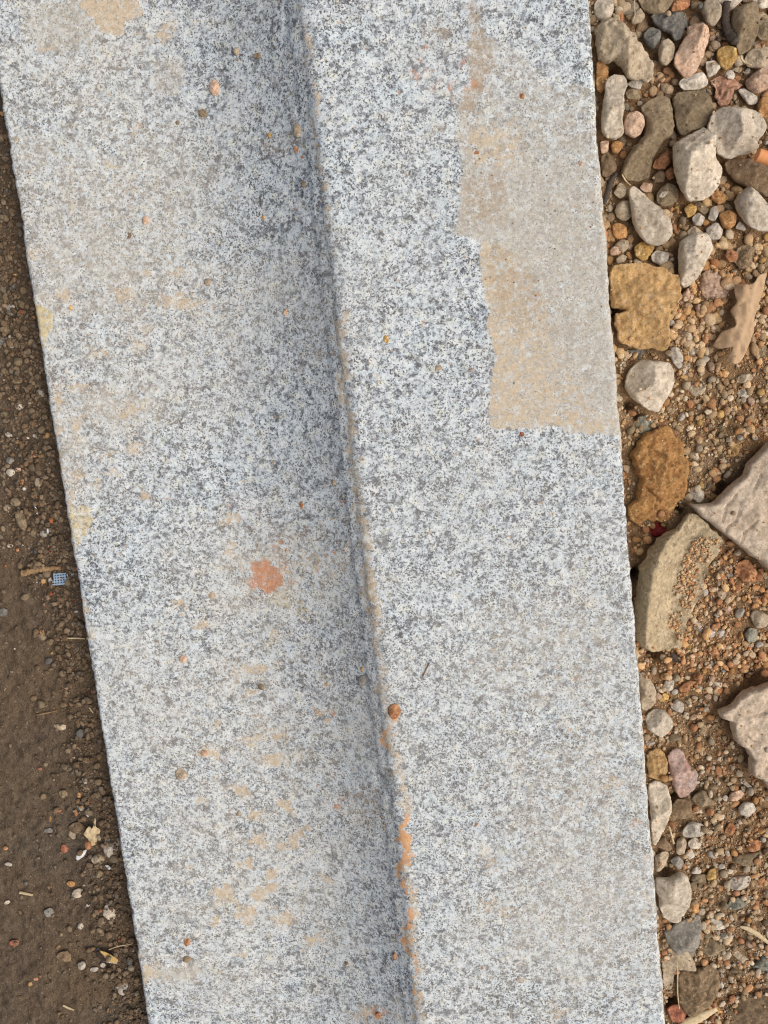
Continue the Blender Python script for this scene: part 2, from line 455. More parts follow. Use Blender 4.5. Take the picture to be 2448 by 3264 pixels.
# biotite flecks, in swarms
sw = g.rng(g.math('ADD', g.noise(co, 130, 3), g.math('MULTIPLY', g.noise(co, 24, 2), .5)), .55, .85, .0, 1)
fl = g.rng(g.math('ADD', g.noise(warp, 900, 3, .6), g.math('MULTIPLY', sw, .085)), .622, .655)
base = g.mix(g.math('MULTIPLY', fl, .95), base, lin((46, 46, 50)))
grn = g.math('SUBTRACT', g.noise(co, 1100, 3, .65), .5)
grn2 = g.math('SUBTRACT', g.noise(co, 260, 4, .65), .5)
gr = g.math('ADD', g.math('MULTIPLY', grn, 1.1), g.math('MULTIPLY', grn2, 1.5))
def stain(base, name, colr, lo, hi, k=1.0, amp=1.0):
    # dirt sits in the hollows between the grains: pale grains stand through it
    at_ = g.attr(name)
    f = g.math('ADD', at_, g.math('MULTIPLY', gr, amp))
    f = g.math('ADD', f, g.math('MULTIPLY', g.math('SUBTRACT', .80, v), .5))
    f = g.math('MULTIPLY', g.rng(f, lo, hi, 0, k, True), g.rng(at_, .02, .3))
    var = g.mix(g.rng(g.noise(co, 420, 5, .75), .3, .7), tuple(c * .74 for c in colr), tuple(min(1, c * 1.22) for c in colr))
    return g.mix(f, base, var)
# thin pale film of dust everywhere
base = g.mix(g.rng(g.math('ADD', g.noise(co, 16, 4, .6), g.math('MULTIPLY', grn, .5)), .35, .75, .04, .34), base, lin((196, 193, 186)))
wf = g.math('MULTIPLY', g.attr('wash'), g.rng(g.math('ADD', gr, g.math('MULTIPLY', g.math('SUBTRACT', g.noise(co, 70, 4, .65), .5), 1.6)), -.35, .45, .1, 1.0))
base = g.mix(wf, base, lin((202, 191, 171)))
base = stain(base, 'beige', lin((187, 180, 166)), .10, 1.15, .82)
base = stain(base, 'tan', lin((201, 182, 153)), .15, 1.0, .82, 1.5)
base = stain(base, 'brown', lin((168, 150, 127)), .25, 1.10, .74)
base = stain(base, 'yel', lin((208, 190, 142)), .2, 1.1, .8, 1.6)
base = stain(base, 'red', lin((194, 140, 106)), .2, 1.05, .88, 1.7)
base = stain(base, 'ora', lin((214, 164, 119)), .12, .8, .92)
# scattered ochre and rust dots
sp = g.math('MULTIPLY', g.rng(g.noise(g.vadd(co, (9, 9, 9)), 260, 2, .4), .72, .76), .7)
base = g.mix(sp, base, lin((186, 152, 116)))
bh = g.math('ADD', g.math('MULTIPLY', n_mid, .6), g.math('MULTIPLY', g.noise(co, 900, 4, .7), .5))
nrm = g.bump(bh, .0009, .55)
GRANITE = g.done(base, nrm, .8)
me.materials.append(GRANITE)
# end caps
nv = len(V)
step = link('granite_step', me, (0, 0, 0), 'long speckled grey granite step with a raised tread, tan stains and an orange-marked riser', 'stone step')

# ------------------------------------------------------------------ ground
Z_LEFT, Z_RIGHT = -0.018, -0.030
HOLES = [('R3', 700, 700, 60, .020), ('R3', 880, 500, 45, .016), ('R3', 510, 1080, 55, .022), ('R3', 650, 1790, 60, .016), ('R2', 340, 640, 60, .012), ('R2', 430, 1480, 45, .012),
         ('R2', 500, 1560, 40, .010), ('R4', 560, 1040, 30, .012), ('R4', 620, 720, 40, .012), ('R4', 560, 1200, 40, .012), ('R4', 620, 2080, 40, .014), ('R1', 640, 220, 60, .010),
         ('R1', 300, 600, 50, .010), ('R2', 1560, 350, 50, .010), ('R3', 1500, 2000, 90, .010), ('R3', 1250, 330, 70, .010), ('R2', 900, 470, 30, .01)]
HC = [(at(zc(r, (x, y)), -0.03)[0], rad * (.481 if r == 'R4' else .3617) * .00021, d) for r, x, y, rad, d in HOLES]
def ground_z(P):
    P = np.asarray(P, float)[:, :2]
    right = sstep(P[:, 0], -0.02, 0.05)
    far = sstep(np.abs(P[:, 0]), .6, 3)
    zl = Z_LEFT + .0024 * fbm(P * 26, 3, 61) + .0024 * fbm(P * 120, 3, 62) + .0014 * fbm(P * 380, 2, 68)
    # loose crumbs heap slightly against the stone
    zl = zl + .003 * sstep(P[:, 0], -.225, -.19)
    zr = Z_RIGHT + .001 - .004 * sstep(P[:, 1], .02, .08) + .0042 * fbm(P * 22, 3, 63) + .0022 * fbm(P * 90, 3, 64) + .0008 * fbm(P * 420, 2, 69)
    z = zl * (1 - right) + zr * right
    for c, rad, dep in HC:
        d2 = ((P - c[:2]) ** 2).sum(1)
        z = z - dep * np.exp(-d2 / rad ** 2)
    return z + far * .05 * fbm(P * .8, 3, 65)

def axis(fine, lo, hi, outer):
    a = [lo]; s = .004
    while a[-1] > -outer: a.append(a[-1] - s); s *= 1.35
    b = [hi]; s = .004
    while b[-1] < outer: b.append(b[-1] + s); s *= 1.35
    return np.array(a[::-1][:-1] + list(fine) + b[1:])
fx = np.concatenate([np.arange(-.33, -.175, .0011), np.arange(-.175, .165, .02), np.arange(.165, .32, .0011)])
gx = axis(fx, fx[0], fx[-1], 40.0)
fy = np.arange(-.52, .34, .0012)
gy = axis(fy, fy[0], fy[-1], 40.0)
GX, GY = np.meshgrid(gx, gy)
P = np.stack([GX.ravel(), GY.ravel()], 1)
gzv = ground_z(P)
Vg = np.concatenate([P, gzv[:, None]], 1)
n1, n2 = len(gx), len(gy)
ia = np.arange(n2 - 1)[:, None] * n1 + np.arange(n1 - 1)[None, :]
Fg = np.stack([ia, ia + 1, ia + n1 + 1, ia + n1], -1).reshape(-1, 4)
meg = mesh_from('ground', Vg, Fg, True)
fattr(meg, 'rubble', sstep(P[:, 0] + .02 * fbm(P * 3, 2, 66), -0.02, 0.05))
s = NT('soil', 0.95)
co = s.coord()
n1_ = s.noise(co, 14, 5, .6); n2_ = s.noise(co, 160, 5, .7); n3_ = s.noise(co, 700, 4, .7)
left = s.ramp(n2_, [(.25, lin((80, 68, 56))), (.5, lin((108, 93, 77))), (.75, lin((134, 118, 100)))])
left = s.mix(s.rng(n1_, .45, .65, 0, .7), left, s.mix(n2_, lin((104, 87, 68)), lin((130, 110, 87))))
left = s.mix(s.rng(s.noise(s.vadd(co, (4, 4, 4)), 11, 3), .56, .7, 0, .6), left, s.mix(n2_, lin((86, 80, 70)), lin((122, 114, 101))))
right = s.ramp(n2_, [(.25, lin((116, 92, 68))), (.5, lin((156, 129, 97))), (.75, lin((186, 161, 129)))])
right = s.mix(s.rng(n1_, .4, .65, 0, .85), right, s.mix(n2_, lin((132, 95, 61)), lin((184, 140, 96))))
cc = s.mix(s.attr('rubble'), left, right)
cc = s.mix(s.rng(n3_, .3, .5, .55, 0), cc, lin((58, 46, 34)))
cc = s.mix(s.rng(s.noise(s.vadd(co, (2, 7, 1)), 520, 2), .68, .72, 0, .7), cc, lin((178, 164, 144)))
bh = s.math('ADD', s.math('MULTIPLY', n2_, .5), s.math('MULTIPLY', n3_, .6))
SOIL = s.done(cc, s.bump(bh, .004, 1.0), .95)
meg.materials.append(SOIL)
link('ground', meg, kind='structure')

V2 = V.reshape(ny, nc, 3)[:, 5:-7, :]
def slab_z(Q):
    """height of the stone's upper side at points Q"""
    Q = np.asarray(Q, float)
    k = np.clip(np.searchsorted(ys, Q[:, 1]), 0, ny - 1)
    return np.array([np.interp(q[0], V2[i, :, 0], V2[i, :, 2]) for i, q in zip(k, Q)])
import bmesh
bm = bmesh.new(); bm.from_mesh(me)
bmesh.ops.holes_fill(bm, edges=[e for e in bm.edges if e.is_boundary], sides=0)
bm.to_mesh(me); bm.free()

# ------------------------------------------------------------------ stone materials
def stone_mat(name, a, b, dark=None, spk=None, spk_amt=.5, fine=420, bump=.0016, patch=70, bst=.8, lo=.38, hi=.62):
    s = NT(name, .93)
    co = s.coord()
    r = s.objrand()
    off = s.t.nodes.new('ShaderNodeCombineXYZ')
    for i in range(3): s.t.links.new(s.math('MULTIPLY', r, 7.3 + 3 * i), off.inputs[i])
    co = s.vadd(co, off.outputs[0])
    a, b = lin(a), lin(b)
    c = s.mix(s.rng(s.noise(co, patch, 4, .6), lo, hi), a, b)
    nf = s.noise(co, fine, 5, .72)
    dk = lin(dark) if dark else tuple(x * .5 for x in a)
    mot = s.noise(co, fine * .42, 6, .78)
    c = s.mix(1.0, c, s.mix(s.rng(mot, .32, .68), (.64, .63, .61), (1.22, 1.22, 1.22)), 'MULTIPLY')
    c = s.mix(s.rng(nf, .32, .49, .8, 0), c, dk)
    c = s.mix(s.rng(s.noise(co, fine * 2.2, 3, .6), .6, .72, 0, .45), c, tuple(min(1, x * 1.35) for x in b))
    if spk:
        c = s.mix(s.rng(s.noise(s.vadd(co, (3, 1, 2)), fine * 1.1, 2, .4), .60, .66, 0, spk_amt), c, lin(spk))
    c = s.mix(1.0, c, s.mix(r, (.86, .86, .86), (1.12, 1.11, 1.09)), 'MULTIPLY')
    h = s.math('ADD', s.math('MULTIPLY', s.noise(co, fine * .45, 5, .65), .8), s.math('MULTIPLY', nf, .5))
    return s.done(c, s.bump(h, bump, bst), .93)

SPEC = {
    'pale': ((206, 195, 179), (191, 179, 161), (140, 127, 110), (222, 213, 199), .4),
    'white': ((216, 209, 197), (202, 193, 178), (150, 139, 123), None, 0),
    'beige': ((188, 173, 151), (172, 156, 133), (118, 103, 84), (206, 194, 175), .4),
    'olive': ((150, 134, 110), (132, 116, 93), (90, 76, 59), (168, 152, 127), .4),
    'brown': ((138, 118, 95), (121, 101, 78), (80, 64, 49), (160, 140, 114), .4),
    'ochre': ((196, 152, 103), (178, 130, 84), (120, 84, 52), (220, 188, 140), .6),
    'yellow': ((204, 169, 108), (186, 150, 92), (128, 96, 56), (226, 203, 154), .6),
    'orange': ((188, 140, 103), (166, 114, 80), (108, 72, 50), (210, 172, 134), .5),
    'red': ((176, 120, 96), (156, 98, 78), (100, 62, 50), (200, 156, 132), .4),
    'pink': ((204, 177, 155), (190, 158, 134), (136, 106, 86), (224, 207, 190), .5),
    'redpink': ((196, 158, 134), (180, 136, 112), (122, 86, 70), (214, 186, 164), .4),
    'grey': ((150, 145, 136), (130, 126, 119), (86, 83, 78), (176, 171, 162), .5),
    'slate': ((128, 126, 120), (108, 106, 102), (72, 70, 67), (148, 146, 139), .4),
    'green': ((158, 157, 142), (138, 138, 124), (92, 92, 82), (188, 187, 174), .5),
    'pgrey': ((198, 190, 178), (181, 173, 161), (124, 117, 107), (217, 211, 201), .5),
    'gran': ((190, 173, 143), (172, 156, 128), (112, 100, 81), (212, 201, 178), .45),
    'crete': ((206, 190, 171), (195, 177, 156), (150, 130, 108), (219, 207, 191), .35),
    'purple': ((160, 144, 138), (178, 146, 134), (104, 95, 95), (190, 182, 172), .6),
    'clod': ((200, 166, 116), (188, 152, 106), (128, 96, 60), (200, 188, 168), .35),
    'rclod': ((172, 132, 84), (152, 110, 68), (96, 68, 42), (208, 180, 134), .35),
    'dclod': ((148, 128, 103), (126, 106, 82), (84, 68, 51), (178, 161, 134), .5),
}
ROUGHM = {'clod', 'rclod', 'dclod', 'ochre', 'yellow', 'orange', 'gran'}
MAT, MATS = {}, {}
for k_, (a_, b_, d_, sp_, am_) in SPEC.items():
    rg_ = k_ in ROUGHM
    MAT[k_] = stone_mat(k_ + '_stone', a_, b_, d_, sp_, am_, fine=340 if rg_ else 430, bump=.0022 if rg_ else .0011, patch=30 if k_ == 'crete' else 75, bst=.9)
    MATS[k_] = stone_mat(k_ + '_pebble', a_, b_, d_, sp_, am_, fine=700, bump=.0005, patch=160, bst=.8)

# ------------------------------------------------------------------ traced stones
HM_X0, HM_Y0, HM_S = -.34, -.53, .0008
HMN = (int(.68 / HM_S), int(.90 / HM_S))
HM = np.full(HMN, -9.0)
def hm_add(W):
    i = ((W[:, 0] - HM_X0) / HM_S).astype(int); j = ((W[:, 1] - HM_Y0) / HM_S).astype(int)
    ok = (i > 0) & (j > 0) & (i < HMN[0] - 1) & (j < HMN[1] - 1)
    for di in (-1, 0, 1):
        for dj in (-1, 0, 1):
            np.maximum.at(HM, (i[ok] + di, j[ok] + dj), W[ok, 2])
def hm_get(Q):
    i = np.clip(((Q[:, 0] - HM_X0) / HM_S).astype(int), 0, HMN[0] - 1); j = np.clip(((Q[:, 1] - HM_Y0) / HM_S).astype(int), 0, HMN[1] - 1)
    return HM[i, j]
OUT = []           # footprints of the traced stones

def resample(p, n, ten=.3):
    """closed Catmull-Rom through p, n points even in length"""
    m = len(p); pts = []
    for i in range(m):
        a, b, c, d = p[i - 1], p[i], p[(i + 1) % m], p[(i + 2) % m]
        for t in np.linspace(0, 1, 12, endpoint=False):
            m1, m2 = ten * (c - a), ten * (d - b)
            pts.append((2 * t ** 3 - 3 * t * t + 1) * b + (t ** 3 - 2 * t * t + t) * m1 + (3 * t * t - 2 * t ** 3) * c + (t ** 3 - t * t) * m2)
    pts = np.array(pts); q = np.vstack([pts, pts[:1]])
    L = np.concatenate([[0], np.cumsum(np.hypot(*np.diff(q, axis=0).T))])
    t = np.linspace(0, L[-1], n, endpoint=False)
    return np.stack([np.interp(t, L, q[:, 0]), np.interp(t, L, q[:, 1])], 1)

def rock(poly, H, seed, rough=.05, edge=1.0, facets=4, tilt=(0, 0), ridge=None, fine=1.0, deep=.6, ten=.3, cracks=()):
    """a solid stone over an outline (metres, about its centre): domed, cut by planes, weathered"""
    rg = np.random.default_rng(seed)
    per = np.hypot(*(poly - np.roll(poly, 1, 0)).T).sum()
    n = int(np.clip(per / .0013, 30, 150))
    o = resample(poly, n, ten)
    tn = np.roll(o, -1, 0) - np.roll(o, 1, 0); tn /= np.linalg.norm(tn, axis=1)[:, None] + 1e-12
    area = .5 * np.sum(o[:, 0] * np.roll(o[:, 1], -1) - np.roll(o[:, 0], -1) * o[:, 1])
    nrm = np.stack([tn[:, 1], -tn[:, 0]], 1) * (1 if area > 0 else -1)
    R = math.sqrt(abs(area) / math.pi)
    o3 = np.concatenate([o / R * 2.2, np.full((n, 1), seed * 3.7)], 1)
    o = o + nrm * ((.012 + rough) * R * (1.0 * fbm(o3, 3, seed) + .8 * fbm(o3 * 4, 3, seed + 5)))[:, None]
    sp = max(math.sqrt(abs(area) / 700) / fine, .0006)
    lo, hi = o.min(0), o.max(0)
    gx_, gy_ = np.meshgrid(np.arange(lo[0], hi[0], sp), np.arange(lo[1], hi[1], sp * .87))
    gx_ = gx_ + (np.arange(gx_.shape[0]) % 2)[:, None] * sp * .5
    I = np.stack([gx_.ravel(), gy_.ravel()], 1)
    I = I + rg.uniform(-.25, .25, I.shape) * sp
    step_ = per / n
    rings = [o - nrm * (k * min(step_, sp)) for k in (.35, .95)]
    I = I[inside(I, o)] if len(I) else I
    dI = seg_dist(I, o)
    I = I[dI > 1.45 * min(step_, sp)]
    rr = []
    for k, rgp in zip((.35, .95), rings):
        m_ = inside(rgp, o); rgp = rgp[m_]
        if len(rgp): rr.append(rgp[seg_dist(rgp, o) > k * .8 * min(step_, sp)])
    pts = np.vstack([o] + rr + [I])
    verts, edges, faces, *_ = delaunay_2d_cdt([Vector(p) for p in pts], [], [list(range(n))], 1, 1e-7)
    P2 = np.array([v[:] for v in verts])
    d = seg_dist(P2, o); d[d < 2e-6] = 0
    dm = d.max()
    u = np.clip(d / (edge * dm), 0, 1)
    z = H * np.sqrt(np.clip(1 - (1 - u) ** 2, 0, 1))
    inner = d > 0
    for k in range(facets and facets + 3):
        a = rg.uniform(0, 2 * math.pi); sl_ = rg.uniform(.3, 1.25) * H / R
        zz = H * rg.uniform(.66, .98) - sl_ * (P2[:, 0] * math.cos(a) + P2[:, 1] * math.sin(a) - rg.uniform(0, .35) * R)
        z = np.where(inner, np.minimum(z, np.maximum(zz, .12 * H)), z)
    if ridge is not None:
        (a, b, slope1, slope2) = ridge
        ab = np.array(b) - np.array(a); nn = np.array([-ab[1], ab[0]]) / np.linalg.norm(ab)
        sdist = (P2 - np.array(a)) @ nn
        zz = H - np.where(sdist > 0, slope1, slope2) * np.abs(sdist)
        z = np.where(inner, np.minimum(z, np.maximum(zz, .15 * H)), z)
    z = z + (tilt[0] * P2[:, 0] + tilt[1] * P2[:, 1]) * u
    p3 = np.stack([P2[:, 0], P2[:, 1], z], 1)
    q = p3 / R
    amp = np.minimum(1, u * 2.5)
    dn = (.02 + rough) * R * (1.5 * fbm(q * 1.7 + seed, 3, seed + 9) + 1.0 * fbm(q * 5 + seed, 3, seed + 13)) + .0006 * fbm(p3 * 420, 3, seed + 3)
    z = z + amp * dn
    z = np.where(inner, np.maximum(z, .03 * H), 0)
    for ck in cracks:
        dc = seg_dist(P2 + .0012 * np.stack([fbm(p3 * 150, 2, 5), fbm(p3 * 150, 2, 6)], 1), ck, False)
        z = np.where(inner, z - .0022 * np.exp(-(dc / .0007) ** 2), z)
    z = np.where(inner, np.maximum(z, .02 * H), 0)
    T = np.stack([P2[:, 0], P2[:, 1], z], 1)
    bz = -deep * H * np.sqrt(np.clip(1 - (1 - np.clip(d / (.8 * dm), 0, 1)) ** 2, 0, 1))
    idx = np.where(inner)[0]
    mp = np.arange(len(T)); mp[idx] = len(T) + np.arange(len(idx))
    B = np.stack([P2[idx, 0] * .96, P2[idx, 1] * .96, bz[idx]], 1)
    Fa = [tuple(f) for f in faces]
    FF = []
    for f in Fa:
        FF.append(f); FF.append(tuple(mp[i] for i in f[::-1]))
    return np.vstack([T, B]), FF

NSTONE = [0]
def stone(region, name, mat, label, pts, h=.6, rough=.05, edge=1.0, facets=4, dz=0.0, ridge=None, tilt=(0, 0), cat='stone', group=None, side='R', fine=1.0, base=None, deep=.6, photo=True, ten=.3, cracks=()):
    """one stone with the outline seen in the photo, at its own height on the ground"""
    NSTONE[0] += 1
    seed = 100 + NSTONE[0]
    q = zc(region, pts) if photo else np.asarray(pts, float)
    zg = base if base is not None else (Z_RIGHT if side == 'R' else Z_LEFT)
    wp = at(q, zg + .006 + dz)[:, :2]
    area = .5 * abs(np.sum(wp[:, 0] * np.roll(wp[:, 1], -1) - np.roll(wp[:, 0], -1) * wp[:, 1]))
    R = math.sqrt(area / math.pi)
    H = h * R * 1.15
    zq = zg + .25 * H + dz
    wp = at(q, zq)[:, :2]
    c = wp.mean(0)
    rd = None
    if ridge is not None:
        e = at(zc(region, ridge[:2]), zq + H * .8)[:, :2] - c
        rd = (e[0], e[1], ridge[2], ridge[3])
    ck = [at(zc(region, k), zq + H)[:, :2] - c for k in cracks]
    Vv, Ff = rock(wp - c, H, seed, rough, edge, facets, tilt, rd, fine, deep, ten, ck)
    ms = mesh_from(name, Vv, Ff, True, (MAT if R > .0055 else MATS)[mat])
    o = link(name, ms, (c[0], c[1], zq), label, cat, group)
    W = Vv + np.array([c[0], c[1], zq])
    hm_add(W)
    OUT.append(wp)
    hd = []
    for t in label.replace(',', ' ,').split():
        if t in STOPS: break
        hd.append(t)
    HANDLE.append((' '.join(hd), q.mean(0), side, base))
    return o

STOPS = set(', beside lying near with below above cut at between tucked standing just left in right that slanting touching under half wedged widening leaning flanking tapering against behind alone by on lower upper higher from pressed next sunk paired emerging directly nearest pointing after'.split())
HANDLE = []
S = stone
# --- rubble side, top of the picture downwards
S('R1', 'stone', 'pale', 'lumpy pale stone beside the raised tread at the top corner of the rubble', [(122, 60), (160, -10), (270, -15), (300, 80), (270, 160), (185, 190), (135, 150)], .8, .06)
S('R1', 'stone', 'beige', 'long crumbly beige lump lying diagonally near the top of the rubble', [(135, 240), (210, 180), (330, 195), (390, 230), (440, 310), (500, 390), (590, 470), (650, 580), (640, 690), (590, 735), (540, 700), (420, 690), (370, 610), (310, 550), (230, 560), (160, 500), (130, 360)], .8, .085, facets=3, fine=1.5, dz=.002)
S('R1', 'stone', 'slate', 'rough blue-grey lump with knobbly outline above the pink stone', [(620, 150), (680, 110), (760, 140), (840, 110), (930, 130), (940, 230), (900, 340), (850, 360), (800, 300), (730, 280), (660, 210)], .7, .12, fine=1.4)
S('R1', 'stone', 'slate', 'small dark grey stone below the rough blue-grey lump', [(560, 310), (620, 240), (710, 280), (700, 380), (640, 440), (570, 380)], .7, .07)
S('R1', 'stone', 'olive', 'brownish stone cut by the top edge, above the blue-grey lump', [(515, -20), (820, -20), (780, 80), (720, 135), (640, 130), (560, 90)], .6, .05)
S('R1', 'stone', 'orange', 'dull orange lump at the top edge between brownish and pale stones', [(800, 100), (840, 10), (960, -10), (965, 60), (880, 100)], .6, .08)
S('R1', 'stone', 'beige', 'smooth cream oval stone at the top, standing on its narrow end', [(1070, 90), (1100, 10), (1180, -10), (1245, 60), (1235, 160), (1180, 235), (1110, 190)], .8, .03, facets=2, dz=.003)
S('R1', 'stone', 'pale', 'pale wedge-shaped stone cut by the top edge above the olive oval', [(1210, -20), (1440, -20), (1375, 60), (1330, 90), (1260, 50)], .7, .04, dz=.004)
S('R1', 'stone', 'olive', 'large upright olive-brown oval stone near the top corner', [(1330, 110), (1430, 50), (1540, 30), (1575, 140), (1560, 300), (1500, 440), (1400, 490), (1370, 400), (1340, 260)], .75, .04, facets=3)
S('R1', 'stone', 'white', 'whitish stone in the extreme top corner of the rubble', [(1520, -20), (1700, -20), (1700, 60), (1590, 75), (1540, 40)], .7, .05, dz=.002)
S('R1', 'stone', 'olive', 'dull tan stone at the picture edge below the whitish corner stone', [(1570, 190), (1659, 165), (1720, 220), (1710, 340), (1600, 360), (1550, 300)], .7, .05)
S('R1', 'stone', 'beige', 'small rounded beige stone tucked above the crumbly beige lump', [(460, 160), (530, 70), (575, 140), (540, 200), (460, 215)], .8, .05)
S('R1', 'stone', 'beige', 'smooth egg-shaped beige pebble between the crumbly lump and the pink stone', [(690, 450), (720, 370), (780, 340), (835, 400), (825, 510), (760, 580), (700, 550)], .8, .025, facets=2, dz=.002)
S('R1', 'stone', 'pink', 'long pink stone with a pointed lower end near the top', [(830, 570), (860, 450), (940, 310), (950, 240), (1060, 215), (1130, 250), (1140, 340), (1090, 470), (1050, 590), (950, 695), (880, 640)], .8, .06, facets=5, dz=.002)
S('R1', 'stone', 'yellow', 'bright ochre rounded stone at the foot of the olive oval', [(1210, 440), (1290, 405), (1370, 430), (1385, 520), (1330, 590), (1280, 620), (1215, 540)], .8, .07, dz=.001)
S('R1', 'stone', 'white', 'small whitish angular stone under the bright ochre one', [(1110, 550), (1190, 535), (1240, 590), (1200, 650), (1130, 685)], .7, .05)
S('R1', 'stone', 'beige', 'broad beige stone cut by the picture edge below the olive oval', [(1450, 520), (1500, 440), (1659, 415), (1730, 470), (1700, 590), (1560, 610), (1470, 580)], .65, .05)
S('R1', 'stone', 'pink', 'knobbly cream and tan stone at the picture edge above two ochre ones', [(1455, 720), (1560, 620), (1659, 590), (1720, 680), (1680, 770), (1560, 825), (1490, 790)], .75, .07)
S('R1', 'stone', 'white', 'pale finger-shaped stone lying across just under the pink stone', [(870, 740), (910, 690), (1060, 640), (1110, 670), (1130, 740), (1060, 785), (920, 795)], .7, .05, dz=.003)
S('R1', 'stone', 'redpink', 'cracked pinkish-red fragment beside the square olive stone', [(1140, 710), (1250, 670), (1350, 690), (1440, 760), (1360, 790), (1340, 880), (1260, 940), (1190, 860), (1200, 790)], .35, .1, edge=.4, fine=1.5, cracks=[[(1240, 790), (1250, 860), (1290, 800)], [(1200, 730), (1300, 760), (1400, 750)]])
S('R1', 'stone', 'pgrey', 'small pale mottled stone above the large heart-shaped stone', [(1395, 800), (1450, 780), (1560, 850), (1560, 910), (1480, 920)], .7, .05)
S('R1', 'stone', 'ochre', 'ochre stone at the picture edge beside the heart-shaped stone', [(1570, 900), (1610, 850), (1680, 850), (1700, 1000), (1600, 1040), (1560, 960)], .7, .07)
S('R1', 'stone', 'pale', 'long grey-beige stone standing along the raised tread with a dark flank', [(190, 1130), (195, 980), (215, 830), (225, 720), (300, 660), (390, 670), (420, 760), (380, 850), (390, 960), (365, 1060), (380, 1180), (300, 1230), (210, 1190)], .75, .05, facets=5, dz=.003)
S('R1', 'stone', 'ochre', 'small ochre stone pressed against the tread above the grey-beige one', [(150, 560), (200, 545), (250, 600), (245, 730), (190, 825), (145, 780)], .7, .08)
S('R1', 'stone', 'pgrey', 'small pale grey stone under the tip of the crumbly beige lump', [(420, 740), (480, 690), (560, 700), (530, 790), (450, 770)], .6, .05)
S('R1', 'stone', 'olive', 'small square tan stone above the pinkish round stone', [(400, 820), (440, 785), (530, 800), (525, 880), (430, 870)], .6, .05)
S('R1', 'stone', 'pink', 'round pinkish stone with one lighter face beside the long olive stone', [(385, 1090), (420, 1010), (500, 980), (560, 1030), (570, 1110), (530, 1190), (470, 1220), (400, 1180)], .85, .05, facets=5, dz=.003)
S('R1', 'stone', 'olive', 'big long olive-brown stone slanting down towards the tread', [(360, 1540), (390, 1420), (470, 1300), (560, 1180), (570, 1050), (530, 950), (600, 890), (700, 850), (790, 880), (820, 980), (830, 1080), (800, 1200), (700, 1310), (640, 1430), (610, 1560), (520, 1600), (420, 1590)], .55, .05, fine=1.2)
S('R1', 'stone', 'olive', 'squarish dark olive stone touching the heart-shaped pale stone', [(815, 880), (850, 820), (950, 805), (1080, 800), (1150, 860), (1165, 950), (1140, 1050), (1100, 1120), (1000, 1150), (900, 1200), (850, 1130), (830, 1000)], .6, .035, edge=.8)
S('R1', 'stone', 'pale', 'large smooth heart-shaped pale stone', [(1120, 1120), (1150, 1040), (1210, 960), (1290, 945), (1500, 970), (1590, 1010), (1635, 1080), (1630, 1170), (1570, 1240), (1575, 1300), (1500, 1350), (1400, 1380), (1300, 1405), (1210, 1360), (1180, 1250)], .75, .035, facets=3, dz=.003, fine=1.2)
S('R1', 'stone', 'pale', 'large angular pale stone with a sharp ridge, just below the olive square', [(820, 1290), (880, 1230), (1010, 1170), (1075, 1130), (1120, 1180), (1175, 1190), (1185, 1290), (1175, 1420), (1240, 1500), (1215, 1640), (1140, 1740), (1050, 1770), (960, 1770), (920, 1710), (860, 1600), (830, 1480)], .95, .04, facets=2, dz=.005, ridge=((1075, 1150), (985, 1720), .75, .3), fine=1.3)
S('R1', 'stone', 'brown', 'large flat rusty-brown stone at the picture edge below the heart-shaped one', [(1270, 1450), (1350, 1400), (1500, 1400), (1700, 1440), (1720, 1760), (1560, 1700), (1440, 1640), (1330, 1580)], .35, .05, edge=.6)
S('R1', 'stone', 'brown', 'rounded brown stone half hidden by the tread beside the long olive stone', [(190, 1380), (250, 1340), (310, 1420), (325, 1500), (250, 1560), (200, 1550)], .7, .05)
S('R1', 'stone', 'orange', 'lumpy orange stone between the long olive and ridged pale stones', [(640, 1480), (680, 1390), (760, 1330), (810, 1360), (800, 1440), (740, 1490)], .7, .12)
S('R1', 'stone', 'orange', 'small rust-orange stone touching the ridged pale stone', [(750, 1520), (800, 1470), (835, 1500), (830, 1570), (780, 1585)], .7, .06)
S('R1', 'stone', 'brown', 'small brown lump at the end of the long olive stone', [(640, 1560), (700, 1500), (750, 1530), (740, 1600), (660, 1610)], .7, .07)
S('R1', 'stone', 'ochre', 'small tan and ochre lump below the pinkish round stone', [(270, 1280), (320, 1240), (390, 1270), (340, 1350), (290, 1350)], .7, .1)
S('R1', 'stone', 'pink', 'small pink stone wedged against the tread under the grey-beige stone', [(182, 1250), (255, 1240), (245, 1340), (190, 1350)], .7, .05)
S('R1', 'stone', 'pale', 'pale pear-shaped stone widening downwards', [(430, 1680), (470, 1640), (520, 1670), (590, 1740), (680, 1820), (770, 1920), (805, 2010), (800, 2090), (740, 2150), (650, 2170), (560, 2120), (490, 2030), (460, 1930), (450, 1830)], .8, .03, facets=3, dz=.002, ridge=((500, 1670), (560, 2100), .25, .9), fine=1.2)
S('R1', 'stone', 'beige', 'small brown pebble at the narrow tip of the pear-shaped stone', [(300, 1700), (350, 1610), (410, 1650), (405, 1720), (350, 1750)], .8, .04)
S('R1', 'stone', 'olive', 'rounded olive pebble between the pear-shaped and ridged stones', [(680, 1700), (760, 1620), (840, 1630), (870, 1720), (830, 1800), (740, 1820), (680, 1780)], .7, .04)
S('R1', 'stone', 'pink', 'tiny pink and white fragment above the olive pebble', [(530, 1660), (560, 1610), (640, 1620), (630, 1690), (570, 1695)], .6, .08)
S('R1', 'stone', 'pale', 'smooth pale wedge stone at the picture edge below the rusty flat stone', [(1360, 1780), (1420, 1690), (1490, 1650), (1570, 1710), (1659, 1810), (1740, 1900), (1700, 2030), (1580, 2040), (1480, 1990), (1400, 1890)], .75, .03, facets=3, dz=.003)
